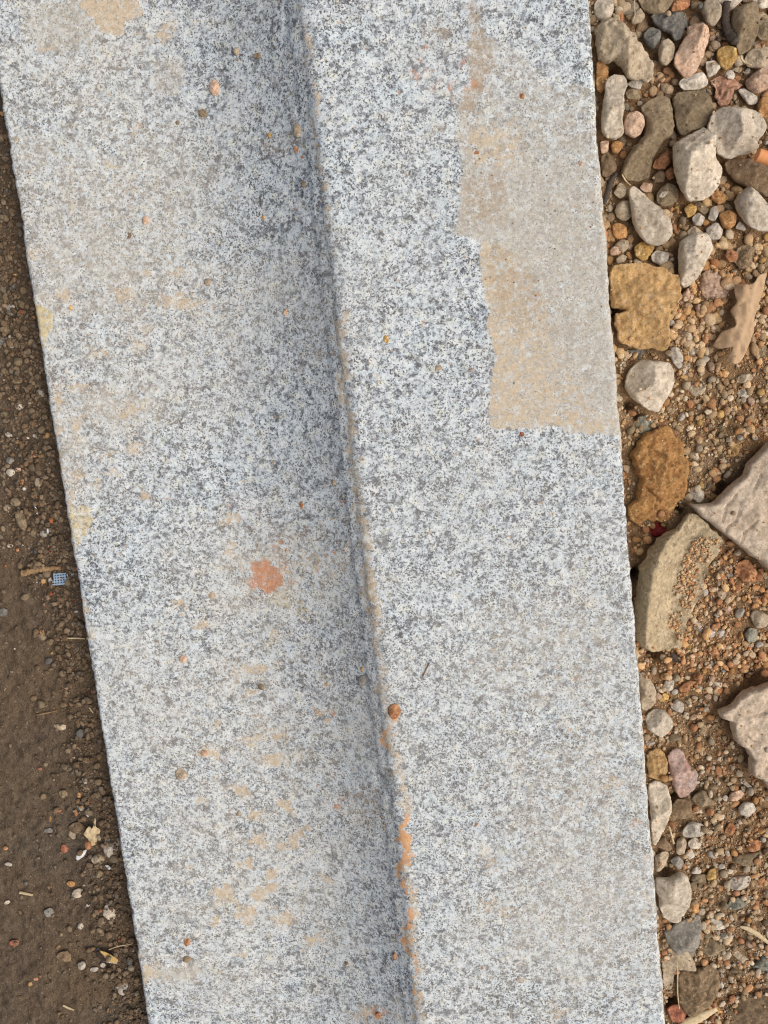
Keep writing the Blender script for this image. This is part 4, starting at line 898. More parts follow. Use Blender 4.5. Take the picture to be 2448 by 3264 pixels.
# ------------------------------------------------------------------ brown-soil side: single stones
def oval(x, y, a, b=None, ang=0, n=9, seed=0):
    b = b or a; rg = np.random.default_rng(int(x * 7 + y * 13 + seed)); q = []
    for k in range(n):
        t = 2 * math.pi * k / n; rr = rg.uniform(.88, 1.12)
        u, v_ = a * rr * math.cos(t), b * rr * math.sin(t); c, s_ = math.cos(math.radians(ang)), math.sin(math.radians(ang))
        q.append((x + u * c - v_ * s_, y + u * s_ + v_ * c))
    return q
LEFT = [
    ('LA', 88, 1298, 46, 42, 0, 'white', 'rough white lump on the brown soil, highest of the white bits', .8, .16),
    ('LA', 120, 890, 21, 22, 0, 'grey', 'grey pebble on the soil in the narrow upper strip beside the step', .7, .05),
    ('LA', 40, 780, 30, 24, 0, 'brown', 'brown stone sunk in the soil near the top of the soil strip', .5, .06),
    ('LA', 45, 1440, 46, 30, 10, 'olive', 'flat brown stone below the rough white lump', .5, .05),
    ('LA', 14, 1520, 27, 30, 0, 'slate', 'black pebble at the picture edge below the flat brown stone', .6, .05),
    ('LA', 140, 1525, 23, 20, 0, 'white', 'white angular chip next to the step, below the rough white lump', .6, .08),
    ('LA', 185, 1510, 16, 16, 0, 'slate', 'small black pebble beside the white angular chip', .6, .05),
    ('LA', 145, 1610, 22, 18, 20, 'orange', 'orange pebble on the soil above a pink one', .6, .06),
    ('LA', 238, 1625, 42, 34, 20, 'olive', 'rounded brown stone pressed against the step above the white pair', .6, .05),
    ('LA', 190, 1678, 15, 13, 0, 'yellow', 'small ochre pebble under the rounded brown stone', .6, .06),
    ('LA', 88, 1722, 24, 15, -30, 'pink', 'pink slanting pebble below the orange pebble', .6, .06),
    ('LA', 175, 1848, 24, 18, 20, 'slate', 'charcoal pebble above the white pair of pebbles', .6, .05),
    ('LA', 122, 1800, 38, 24, 0, 'olive', 'brown lump left of the charcoal pebble', .5, .08),
    ('LA', 138, 1980, 33, 26, 10, 'white', 'larger of a pair of white pebbles on the soil', .8, .05),
    ('LA', 205, 1952, 28, 20, -20, 'pgrey', 'smaller of a pair of white pebbles on the soil', .7, .05),
    ('LA', 345, 2110, 26, 44, 0, 'olive', 'brown stone against the step below the white pair', .5, .06),
    ('LA', 60, 2182, 26, 18, 20, 'pgrey', 'pale chip at the picture edge below the white pair', .5, .06),
    ('LB', 262, 205, 36, 14, 20, 'pale', 'pale flat chip close to the step, above an orange pebble', .4, .08),
    ('LB', 336, 172, 22, 18, 0, 'pale', 'pale pebble touching the step above the pale flat chip', .6, .05),
    ('LB', 190, 212, 17, 12, 0, 'white', 'cream chip beside the pale flat chip', .5, .06),
    ('LB', 70, 370, 28, 26, 0, 'grey', 'grey pebble on top of a cluster of three near the picture edge', .7, .05),
    ('LB', 75, 455, 30, 30, 0, 'white', 'white pebble in a cluster of three near the picture edge', .7, .07),
    ('LB', 126, 436, 24, 18, 0, 'pink', 'pinkish pebble in a cluster of three near the picture edge', .6, .05),
    ('LB', 312, 490, 25, 20, 10, 'white', 'white angular pebble beside the step, upper of two', .7, .08),
    ('LB', 405, 596, 26, 22, 0, 'white', 'white rounded pebble touching the step, lower of two', .7, .08),
    ('LB', 348, 580, 19, 20, 0, 'yellow', 'yellow-ochre pebble next to the white rounded pebble', .6, .05),
    ('LB', 242, 330, 26, 20, 10, 'orange', 'tan-orange pebble below the pale flat chip', .7, .06),
    ('LB', 298, 336, 18, 15, 0, 'yellow', 'olive-yellow pebble beside the tan-orange one', .6, .05),
    ('LB', 380, 352, 17, 13, 0, 'red', 'small red pebble touching the step', .6, .05),
    ('LB', 300, 378, 50, 18, 0, 'olive', 'long brown flake between the tan-orange pebble and the step', .4, .05),
    ('LB', 240, 425, 26, 20, -20, 'slate', 'dark greenish pebble below the long brown flake', .5, .05),
    ('LB', 155, 525, 14, 24, 20, 'orange', 'thin orange chip on the soil below the cluster of three', .5, .06),
    ('LB', 108, 665, 36, 32, 10, 'olive', 'rounded greyish stone at the upper end of a long brown one', .6, .05),
    ('LB', 150, 790, 78, 34, 68, 'olive', 'long brown stone lying steeply on the soil', .6, .05),
    ('LB', 278, 776, 18, 15, 0, 'orange', 'orange pebble beside the long brown stone', .6, .05),
    ('LB', 390, 798, 17, 15, 0, 'pgrey', 'small whitish pebble close to the step above the twig', .6, .05),
    ('LB', 432, 858, 28, 24, 0, 'olive', 'brown stone close to the step above the beige lump', .6, .06),
    ('LB', 472, 1012, 50, 52, 0, 'beige', 'beige lump touching the step beside the twig', .5, .12),
    ('LB', 70, 972, 22, 14, 0, 'pale', 'pale chip left of the twig, higher up', .5, .06),
    ('LB', 125, 1002, 12, 14, 0, 'orange', 'tiny orange chip above the twig', .5, .06),
    ('LB', 300, 1580, 24, 15, 15, 'ochre', 'bright tan pebble paired with a red-brown one on the soil', .7, .06),
    ('LB', 342, 1586, 16, 13, 0, 'red', 'red-brown pebble paired with a bright tan one on the soil', .7, .06),
    ('LB', 298, 1615, 34, 24, 0, 'olive', 'brown stone under the tan and red-brown pair', .5, .05),
    ('LB', 22, 1442, 34, 30, 0, 'slate', 'dark grey stone sunk in the mud at the picture edge', .3, .08),
    ('LB', 625, 1844, 20, 16, 0, 'beige', 'beige pebble touching the step below the straw', .6, .05),
    ('LB', 476, 1980, 32, 20, -10, 'pink', 'pink-tan oval pebble below the straw', .6, .05),
    ('LB', 512, 1440, 14, 14, 0, 'red', 'small red-brown pebble above the straw', .5, .05),
    ('LC', 424, 116, 46, 22, 5, 'beige', 'tan tapered stone on the mud near the lower third', .6, .06),
    ('LC', 708, 322, 40, 42, 0, 'red', 'reddish-brown stone half under the step', .5, .08),
    ('LC', 790, 945, 60, 104, 12, 'pgrey', 'large grey stone half hidden by the step', .45, .05),
    ('LC', 690, 1050, 45, 45, 0, 'beige', 'round beige pebble touching the large grey stone', .75, .04),
    ('LC', 452, 975, 28, 30, 0, 'red', 'red-brown pebble on the mud left of the white shell chip', .6, .05),
    ('LC', 795, 1192, 26, 28, 0, 'orange', 'orange-tan pebble near the step below the large grey stone', .6, .05),
    ('LC', 500, 1224, 30, 22, 0, 'ochre', 'soft ochre lump just above the cream rounded pebble', .4, .08),
    ('LC', 550, 1284, 40, 32, -15, 'pale', 'cream rounded pebble on the mud', .75, .04),
    ('LC', 778, 1428, 44, 66, -35, 'pale', 'pale egg-shaped stone on the mud near the step', .7, .05),
    ('LC', 346, 1425, 36, 34, 0, 'grey', 'grey stone sunk in the mud', .35, .05),
    ('LC', 568, 1520, 20, 28, 10, 'pgrey', 'small grey-white pebble below the grey sunken stone', .6, .05),
    ('LC', 576, 1800, 30, 30, 0, 'pgrey', 'pale pebble left of the yellow and dark husk', .7, .05),
    ('LC', 668, 1825, 32, 16, -10, 'pgrey', 'grey flat chip below the husk', .4, .06),
    ('LC', 724, 1798, 20, 16, 0, 'pgrey', 'small pale pebble under the husk', .6, .05),
    ('LC', 868, 1965, 46, 44, 0, 'pgrey', 'rough pale flat stone near the bottom beside the step', .35, .12),
    ('LC', 576, 690, 20, 18, 0, 'pale', 'whitish pebble above the crumpled dead leaf', .6, .05),
    ('LC', 536, 727, 14, 20, 0, 'orange', 'small red-orange pebble above the crumpled dead leaf', .6, .05),
    ('LC', 560, 596, 16, 20, 0, 'ochre', 'ochre pebble among dark crumbs near the step', .6, .05),
    ('LC', 640, 490, 16, 14, 0, 'ochre', 'small ochre pebble among the uppermost dark crumbs', .6, .05),
    ('LC', 354, 767, 10, 20, 0, 'ochre', 'thin ochre chip on the smooth mud', .5, .05),
    ('LC', 420, 710, 14, 12, 0, 'red', 'tiny red pebble beside the thin ochre chip', .5, .05),
    ('LC', 285, 415, 14, 12, 0, 'red', 'tiny red pebble on the open mud, higher up', .5, .05),
    ('LC', 690, 585, 38, 36, 0, 'olive', 'angular brown stone in the dark crumbs beside the step', .6, .06),
    ('LC', 612, 545, 34, 30, 0, 'olive', 'brown stone left of the angular brown one', .6, .06),
    ('LC', 705, 675, 40, 28, 0, 'brown', 'brown stone below the angular brown one', .5, .06),
    ('LC', 445, 588, 34, 30, 20, 'olive', 'three-cornered tan stone on the mud', .5, .06),
    ('LC', 545, 830, 60, 40, 0, 'brown', 'broad brown stone left of the crumpled dead leaf', .45, .06),
    ('LC', 828, 1130, 32, 22, 0, 'brown', 'reddish-brown stone close to the step under the large grey stone', .5, .05),
    ('LC', 342, 848, 30, 18, 0, 'grey', 'grey flake on the mud left of the broad brown stone', .4, .05),
    ('LC', 100, 1640, 34, 24, 0, 'red', 'dull red stone sunk in the mud near the picture edge', .25, .05),
    ('LC', 40, 972, 18, 14, 0, 'orange', 'orange pebble at the picture edge in the mud', .5, .05),
    ('LC', 60, 1085, 28, 14, 10, 'pgrey', 'pale chip at the picture edge in the mud', .4, .05),
    ('LC', 50, 1354, 22, 14, -15, 'pale', 'pale grey chip under the short straw', .4, .05),
    ('LC', 182, 1222, 14, 18, 0, 'slate', 'tiny black pebble above the short straw', .6, .05),
    ('LC', 455, 1735, 56, 40, 10, 'dclod', 'low brown clod left of the husk', .4, .1),
    ('LC', 250, 1895, 20, 14, 0, 'orange', 'orange chip on the mud in the lower corner', .4, .05),
    ('LC', 620, 78, 30, 20, 10, 'beige', 'small tan pebble near the step in the lower third', .5, .06),
    ('LC', 690, 1690, 16, 16, 0, 'slate', 'dark crumb just above the husk', .5, .06),
    ('LC', 850, 1325, 14, 12, 0, 'pgrey', 'tiny white pebble at the step above the egg-shaped stone', .6, .05),
    ('LC', 620, 1373, 16, 10, 0, 'pgrey', 'tiny pale pebble above the egg-shaped stone', .6, .05),
]
for r, x, y, a, b, ang, m, lb, h, rg_ in LEFT:
    S(r, 'clod' if 'clod' in lb else 'pebble', m, lb, oval(x, y, a, b, ang), h, rg_, side='L', dz=.0005 + (.002 if x > 300 and r == 'LA' else 0), cat='clod' if 'clod' in lb else 'pebble', facets=3)

# ------------------------------------------------------------------ grit lying on the granite
def tread_z(q):
    z = 0.0
    for k in range(6):
        z = float(slab_z(at(q, z)[:, :2])[0])
    return z
GRIT = [
    ('S1', 1255, 270, 25, 24, 'beige', 'round tan pebble high on the lower tread with a tiny one below it'),
    ('S1', 1262, 312, 12, 13, 'beige', 'tiny tan pebble right under the round one high on the lower tread'),
    ('S1', 1137, 465, 30, 46, 'pink', 'pinkish-tan lump on the lower tread, largest near the top'),
    ('S1', 1370, 296, 32, 18, 'olive', 'flat olive flake on the lower tread near the riser top'),
    ('S1', 1575, 688, 24, 44, 'beige', 'upright tan lump in the corner of the riser'),
    ('S1', 1570, 790, 16, 22, 'orange', 'rust-red chip in the corner of the riser'),
    ('S1', 1430, 715, 13, 15, 'yellow', 'ochre grain beside the upright tan lump'),
    ('S1', 1610, 972, 20, 24, 'olive', 'olive lump in the riser corner below the rust-red chip'),
    ('S1', 1075, 600, 28, 22, 'olive', 'crumbly olive lump on the lower tread'),
    ('S1', 940, 650, 15, 12, 'olive', 'small olive crumb left of the crumbly olive lump'),
    ('S1', 87, 740, 15, 15, 'beige', 'tan grain close to the outer edge of the lower tread'),
    ('S1', 772, 1168, 22, 28, 'pink', 'flat peach-coloured chip on the lower tread'),
    ('S1', 681, 1246, 17, 17, 'brown', 'brown grain below the flat peach-coloured chip'),
    ('S1', 1396, 1150, 13, 14, 'ochre', 'orange-tan grain on the lower tread left of the riser, mid-upper part'),
    ('S1', 1100, 1492, 22, 24, 'beige', 'squat tan pebble on the lower tread above the tan streaks'),
    ('S1', 1515, 1652, 20, 20, 'pink', 'rounded pink-tan pebble near the riser'),
    ('S1', 375, 1632, 16, 19, 'yellow', 'mustard crumb near the outer edge, above the yellow stain'),
    ('S3', 771, 181, 18, 20, 'orange', 'bright rust-red pebble above the red stain'),
    ('S3', 688, 421, 11, 13, 'orange', 'small rust-red grain just above the red stain'),
    ('S3', 376, 186, 17, 11, 'pink', 'pink flat grain left of the bright rust-red pebble'),
    ('S3', 290, 661, 21, 20, 'beige', 'brown round pebble left of the red stain'),
    ('S3', 140, 995, 21, 22, 'pink', 'brown-pink pebble on the lower tread, lower left of the red stain'),
    ('S3', 555, 1142, 22, 20, 'olive', 'grey-olive pebble with dark top on the lower tread'),
    ('S3', 1090, 1116, 26, 42, 'grey', 'grey upright stone in the riser corner'),
    ('S3', 1090, 1050, 15, 15, 'yellow', 'ochre grain on top of the grey upright stone by the riser'),
    ('S3', 902, 1132, 15, 12, 'ochre', 'ochre grain left of the grey upright stone'),
    ('S3', 1255, 1272, 32, 46, 'orange', 'orange lump on the edge of the raised tread'),
    ('S3', 130, 1607, 32, 34, 'beige', 'largest tan pebble on the lower tread, with a dark shadow'),
    ('S3', 940, 65, 16, 16, 'beige', 'tan pebble in the riser corner above the red stain'),
    ('S4', 600, 546, 18, 15, 'beige', 'grey-tan pebble among the tan streaks'),
    ('S4', 325, 1224, 20, 22, 'orange', 'orange pebble near the bottom of the lower tread'),
    ('S4', 1430, 1303, 18, 20, 'orange', 'orange-red pebble at the foot of the riser near the bottom'),
    ('S4', 1170, 1336, 15, 12, 'brown', 'dark brown grain left of the orange-red pebble at the riser'),
    ('S4', 1345, 1612, 22, 20, 'orange', 'rust-brown lump at the very bottom beside the riser'),
    ('S4', 322, 1316, 24, 20, 'olive', 'olive crumb beside a pit near the bottom of the lower tread'),
    ('S4', 415, 226, 22, 20, 'pink', 'peach lump at the end of a tan streak'),
    ('S4', 1215, 310, 11, 12, 'beige', 'small tan grain near the riser, lower part'),
    ('S6', 1375, 332, 48, 62, 'yellow', 'golden pebble with a dark shadow on the raised tread'),
    ('S5', 760, 1427, 24, 16, 'pgrey', 'grey-white pebble near the bottom of the raised tread'),
    ('S5', 585, 392, 12, 13, 'pink', 'pink-tan grain on the raised tread'),
    ('S5', 530, 602, 10, 11, 'ochre', 'ochre grain on the raised tread above a pit'),
    ('S5', 560, 1360, 9, 12, 'orange', 'rust grain near the bottom of the raised tread'),
    ('S5', 1365, 580, 17, 14, 'pink', 'pink chip near the rubble-side edge of the raised tread'),
    ('S2', 553, 468, 15, 20, 'orange', 'bright orange pebble on the raised tread near the top'),
    ('S2', 335, 747, 14, 17, 'orange', 'orange pebble on the raised tread in the brown film'),
    ('S2', 385, 458, 9, 10, 'orange', 'tiny orange grain left of the bright orange pebble'),
    ('S2', 490, 348, 11, 12, 'orange', 'small orange grain above the bright orange pebble'),
    ('S2', 840, 795, 15, 15, 'pink', 'pinkish grain near the rubble-side edge in the beige film'),
    ('S2', 150, 1792, 20, 22, 'beige', 'brown-tan pebble on clean granite beside the tan stain'),
    ('S2', 552, 2112, 18, 13, 'red', 'reddish chip on the lower rim of the tan stain'),
    ('S2', 570, 1690, 9, 9, 'brown', 'dark grain in the middle of the tan stain'),
]
for r, x, y, a, b, m, lb in GRIT:
    z_ = tread_z(zc(r, (x, y)))
    S(r, 'grit_grain', m, lb, oval(x, y, a, b, n=7), .48, .10, base=z_ - .0005, cat='pebble', facets=4, deep=.25, ten=.15)

# ------------------------------------------------------------------ litter: leaf, twigs, straws, scraps
def plain(name, a, b, scale=300, bump=.0006, rough=.8, stretch=None):
    s = NT(name, rough); co = s.coord()
    if stretch: co = s.vadd(co, stretch, 'MULTIPLY')
    n = s.noise(co, scale, 4, .65)
    return s.done(s.mix(s.rng(n, .3, .7), lin(a), lin(b)), s.bump(n, bump, .7), rough)
M_LEAF = plain('dry_leaf', (190, 162, 130), (168, 140, 109), 160, .0008, .8, (1, .35, 1))
M_TWIG = plain('dry_twig', (172, 142, 106), (118, 92, 66), 500, .0012, .85)
M_DARKTWIG = plain('dark_twig', (92, 82, 74), (66, 58, 52), 500, .0012, .85)
M_STRAW = plain('straw', (212, 194, 160), (180, 158, 120), 400, .0005, .6)
M_RED = plain('red_plastic', (150, 52, 48), (112, 30, 34), 200, .0005, .4)
M_BLUE = plain('blue_plastic', (158, 180, 200), (132, 156, 180), 300, .0003, .45)
M_SHELL = plain('white_shell', (228, 228, 228), (202, 200, 198), 300, .0004, .5)
M_FILTER = plain('orange_paper', (226, 160, 110), (214, 144, 92), 300, .0002, .7)
M_HUSK = plain('yellow_husk', (214, 186, 120), (176, 146, 90), 500, .0005, .7)
M_HDARK = plain('dark_husk', (74, 58, 50), (50, 40, 36), 500, .0005, .7)

def sheet(wp, zf, thick, mat, name, sp=.0011):
    """thin bent sheet over an outline: zf(points) gives its upper side"""
    c = wp.mean(0); per = np.hypot(*(wp - np.roll(wp, 1, 0)).T).sum()
    o = resample(wp, int(max(24, per / .0013)))
    lo, hi = o.min(0), o.max(0)
    A, B = np.meshgrid(np.arange(lo[0], hi[0], sp), np.arange(lo[1], hi[1], sp))
    I = np.stack([A.ravel(), B.ravel()], 1)
    I = I[inside(I, o)]; I = I[seg_dist(I, o) > .0006]
    n = len(o)
    vs, es, fs, *_ = delaunay_2d_cdt([Vector(p) for p in np.vstack([o, I])], [], [list(range(n))], 1, 1e-7)
    P2 = np.array([v_[:] for v_ in vs]); z = zf(P2)
    T = np.column_stack([P2, z]); Bm = np.column_stack([P2, z - thick]); N = len(T)
    cnt = {}
    FF = []
    for f in fs:
        f = tuple(f); FF += [f, tuple(i + N for i in f[::-1])]
        for i in range(len(f)):
            e = (f[i], f[(i + 1) % len(f)])
            cnt[e] = 1
    for (i, j) in list(cnt):
        if (j, i) not in cnt: FF.append((j, i, i + N, j + N))
    Vv = np.vstack([T, Bm]); z0 = Vv[:, 2].min()
    Vv = Vv - np.array([c[0], c[1], z0])
    hm_add(T)
    return mesh_from(name, Vv, FF, True, mat), (c[0], c[1], z0)

def tube(name, pts, radii, mat, sides=7, jit=.15, flat=1.0):
    p = np.asarray(pts, float)
    t = np.linspace(0, len(p) - 1, (len(p) - 1) * 8 + 1)
    q = np.stack([np.interp(t, np.arange(len(p)), p[:, k]) for k in range(3)], 1)
    r = np.interp(t, np.arange(len(p)), radii)
    k5 = np.ones(7) / 7
    if len(q) > 10:
        for k in range(3): q[3:-3, k] = np.convolve(q[:, k], k5, 'valid')
    Vv = []; n = len(q)
    for i in range(n):
        d = q[min(i + 1, n - 1)] - q[max(i - 1, 0)]; d /= np.linalg.norm(d) + 1e-12
        up = np.array([0, 0, 1.0]); s_ = np.cross(d, up); s_ /= np.linalg.norm(s_) + 1e-12; u = np.cross(s_, d)
        for k in range(sides):
            a = 2 * math.pi * k / sides; rr = r[i] * (1 + jit * RNG.uniform(-1, 1))
            Vv.append(q[i] + s_ * math.cos(a) * rr + u * math.sin(a) * rr * flat)
    FF = [(i * sides + k, i * sides + (k + 1) % sides, (i + 1) * sides + (k + 1) % sides, (i + 1) * sides + k) for i in range(n - 1) for k in range(sides)]
    FF += [tuple(range(sides))[::-1], tuple((n - 1) * sides + k for k in range(sides))]
    Vv = np.array(Vv); c = np.array([*Vv[:, :2].mean(0), Vv[:, 2].min()])
    return mesh_from(name, Vv - c, FF, True, mat), tuple(c)

def litter(name, mesh_loc, label, cat, group=None):
    return link(name, mesh_loc[0], mesh_loc[1], label, cat, group)

def ztop(P2, up=.001):
    Q = np.asarray(P2)[:, :2]
    return np.maximum(hm_get(Q), ground_z(Q)) + up

def path(region, pts, z):
    return at(zc(region, pts), z)

lp = at(zc('R2', [(1370, 480), (1390, 400), (1520, 400), (1590, 320), (1680, 300), (1600, 540), (1540, 720), (1555, 820), (1500, 920), (1450, 1040), (1380, 1110), (1280, 1080), (1350, 960), (1250, 970), (1200, 940), (1270, 820), (1370, 770), (1340, 640), (1390, 560)]), -.018)[:, :2]
lax = lp[10] - lp[3]; lax /= np.linalg.norm(lax); lnn = np.array([-lax[1], lax[0]])
def leaf_z(P2):
    s_ = (P2 - lp.mean(0)) @ lnn; t = (P2 - lp.mean(0)) @ lax
    return -.017 - 40 * s_ * s_ + .0004 * np.sin(s_ * 900 + 60 * t + 2 * fbm(P2 * 60, 2, 80)) + .004 * fbm(P2 * 110, 4, 81) + .02 * t
litter('dry_leaf', sheet(lp, leaf_z, .0005, M_LEAF, 'dry_leaf'), 'torn dry tan leaf lying on the ochre sand', 'leaf')
cp = at(zc('LC', [(615, 830), (640, 800), (665, 815), (675, 745), (690, 750), (690, 810), (720, 830), (700, 880), (685, 930), (640, 935), (630, 890), (600, 860)]), Z_LEFT + .003)[:, :2]
litter('dead_leaf', sheet(cp, lambda p: Z_LEFT + .0065 + .0028 * fbm(p * 260, 3, 82), .0005, M_STRAW, 'dead_leaf', .0007), 'small crumpled dead leaf on the brown soil', 'leaf')

rp = at(zc('R3', [(600, 640), (650, 600), (690, 625), (720, 655), (800, 620), (890, 570), (880, 600), (800, 665), (760, 715), (700, 740), (640, 760), (600, 720)]), -.034)[:, :2]
litter('plastic_scrap', sheet(rp, lambda p: -.034 + .006 * fbm(p * 110, 2, 83), .0004, M_RED, 'plastic_scrap', .0008), 'crumpled dark red plastic scrap in the hole below the rusty clod', 'scrap')

def gz(r, p, up):
    w_ = at(zc(r, p), Z_LEFT + .002 if r[0] == 'L' else -.028); z = ztop(w_, up)
    return np.column_stack([w_[:, :2], .35 * z + .65 * np.minimum(z.max(), z + .006)])
litter('twig', tube('twig', gz('LB', [(152, 1166), (230, 1150), (300, 1138), (370, 1128), (432, 1130)], .0016), [.0024, .0020, .0017, .0015, .0011], M_TWIG, 9, .3, .6), 'flat tan twig on the brown soil beside the blue netting', 'twig')
litter('twig', tube('twig', gz('LB', [(310, 1125), (350, 1100), (385, 1078)], .0012), [.0007, .0006, .0005], M_DARKTWIG), 'short dark twig crossing above the tan one', 'twig')
litter('straw', tube('straw', gz('LB', [(470, 1621), (540, 1619), (605, 1622)], .001), [.0006, .0006, .0005], M_STRAW), 'thin straw sticking out from under the step', 'straw')
litter('straw', tube('straw', gz('LC', [(132, 1290), (180, 1298), (226, 1309)], .001), [.0011, .001, .0009], M_STRAW), 'short pale straw on the smooth mud', 'straw')
litter('straw', tube('straw', gz('LC', [(250, 36), (330, 20), (400, 4)], .0006), [.0005, .0006, .0005], M_TWIG), 'thin brown straw on the mud above the tan tapered stone', 'straw')
litter('straw', tube('straw', gz('LC', [(440, 2085), (480, 2105), (520, 2120)], .0008), [.0007, .0008, .0005], M_STRAW), 'short curved straw at the bottom of the mud', 'straw')
litter('rootlet', tube('rootlet', gz('LC', [(770, 1682), (830, 1655), (890, 1645), (945, 1636)], .0012), [.0004, .0005, .0004, .0003], M_STRAW), 'fine rootlet running from the husk to the step', 'rootlet')
litter('straw', tube('straw', gz('LB', [(620, 2080), (650, 2110), (670, 2140)], .001), [.0004, .0005, .0004], M_STRAW), 'tiny straw close to the step near the lower third', 'straw')
litter('straw', tube('straw', gz('R4', [(1050, 1550), (1100, 1560), (1160, 1595), (1245, 1660)], .002), [.0009, .0019, .0020, .0012], M_STRAW, 8, .05, .5), 'curved pale straw near the lower picture edge', 'straw')
litter('straw', tube('straw', gz('R4', [(578, 880), (595, 930), (612, 1000)], .002), [.0006, .0007, .0008], M_STRAW), 'thin straw beside the tall pale stone', 'straw')
litter('wood_strip', tube('wood_strip', gz('R4', [(640, 2240), (720, 2175), (800, 2125), (895, 2085)], .001), [.0045, .0042, .0036, .0018], M_STRAW, 9, .1, .35), 'pale wood strip at the bottom beside the dark red stone', 'wood strip')
litter('straw', tube('straw', gz('R3', [(740, 1850), (770, 1838), (805, 1822)], .002), [.0008, .0009, .0008], M_SHELL, 6, .05, .4), 'short white straw on the dark soil below the granite block', 'straw')
litter('twig', tube('twig', gz('R1', [(1262, 60), (1275, 180), (1310, 300), (1350, 400)], .0015), [.0022, .0026, .0032, .0030], M_DARKTWIG, 9, .25, .7), 'dark twig lying along the upright olive oval stone', 'twig')
litter('twig', tube('twig', gz('R1', [(215, 1800), (250, 1680), (280, 1590), (320, 1530)], .002), [.0011, .0018, .0018, .0012], M_DARKTWIG, 8, .25), 'dark twig beside the tread near the pear-shaped stone', 'twig')
litter('twig', tube('twig', gz('R1', [(215, 1780), (235, 1680), (275, 1570)], .003), [.0006, .0009, .0006], M_TWIG), 'thin pale twig next to the dark one near the pear-shaped stone', 'twig')
litter('grass_blade', tube('grass_blade', gz('R1', [(350, 1560), (385, 1610), (425, 1655)], .003), [.0004, .0005, .0003], M_STRAW), 'thin dry grass blade above the pear-shaped stone', 'grass blade')
litter('grass_blade', tube('grass_blade', gz('R1', [(1385, 525), (1430, 560), (1490, 600)], .002), [.0005, .0008, .0005], M_STRAW), 'dry grass blade beside the bright ochre stone', 'grass blade')
litter('rootlet', tube('rootlet', gz('R1', [(480, 0), (468, 60), (475, 150), (455, 210)], .003), [.0003, .0003, .0003, .0003], M_STRAW), 'fine rootlet hanging over the small rounded beige stone', 'rootlet')
litter('rootlet', tube('rootlet', gz('R4', [(628, 1760), (632, 1850), (630, 1970), (645, 2080)], .0015), [.0004, .0005, .0005, .0003], M_STRAW), 'pale rootlet running along the leaf-like flake at the bottom', 'rootlet')
litter('twig', tube('twig', gz('R3', [(800, 1770), (840, 1810), (900, 1870)], .002), [.0012, .0022, .0015], M_DARKTWIG, 8, .2, .5), 'grey splinter under the foot of the granite block', 'twig')
zs = H_UP + .0008
litter('grass_blade', tube('grass_blade', path('S3', [(1442, 1018), (1425, 1050), (1408, 1088)], zs), [.0003, .0004, .0003], M_TWIG), 'tiny dry blade lying on the raised tread', 'grass blade')
litter('grass_blade', tube('grass_blade', path('S3', [(915, 262), (945, 250), (972, 246)], tread_z(zc('S3', (945, 250))) + .0014), [.0003, .0003, .0002], M_TWIG), 'tiny dry blade on the lower tread near the riser', 'grass blade')

for r, pts, lb in (('LC', [(530, 1050), (545, 1010), (605, 990), (590, 1030), (545, 1062)], 'white pointed shell chip on the brown soil'),
                   ('LC', [(740, 1092), (765, 1092), (784, 1112), (770, 1122)], 'small white shell chip near the round beige pebble'),
                   ('LC', [(608, 700), (630, 688), (636, 720), (625, 750), (612, 735)], 'bluish-white shell chip above the crumpled dead leaf'),
                   ('LB', [(328, 850), (340, 852), (342, 885), (332, 890)], 'thin bluish-white chip above the twig'),
                   ('LB', [(582, 1705), (600, 1715), (606, 1728), (590, 1722)], 'tiny white chip close to the step below the straw'),
                   ('LB', [(240, 690), (262, 720), (266, 752), (250, 740)], 'pale curved chip right of the long brown stone'),
                   ('R1', [(680, 1745), (710, 1702), (768, 1698), (725, 1750)], 'pale grey flake lying on the olive pebble'),
                   ('R1', [(1285, 640), (1330, 620), (1370, 660), (1350, 700), (1300, 690)], 'pale blue-grey flake below the bright ochre stone')):
    wp = at(zc(r, pts), Z_LEFT + .003 if r[0] == 'L' else -.026)[:, :2]
    z0 = float(ztop(wp).max()) + .0006
    litter('shell_chip' if 'shell' in lb else 'chip', sheet(wp, lambda p: z0 + .0006 * fbm(p * 300, 2, 84) - 30 * ((p - wp.mean(0)) ** 2).sum(1), .0005, M_SHELL if 'flake' not in lb else MAT['pgrey'], 'chip', .0008), lb, 'chip')

# orange paper stub at the picture edge
a_, b_ = at(zc('R1', [(1552, 1372), (1760, 1440)]), -.012)
a_[2] = b_[2] = -.010
litter('paper_stub', tube('paper_stub', np.linspace(a_, b_, 4), [.0040] * 4, M_FILTER, 16, .01), 'smooth orange rolled stub at the picture edge under the heart-shaped stone', 'stub')

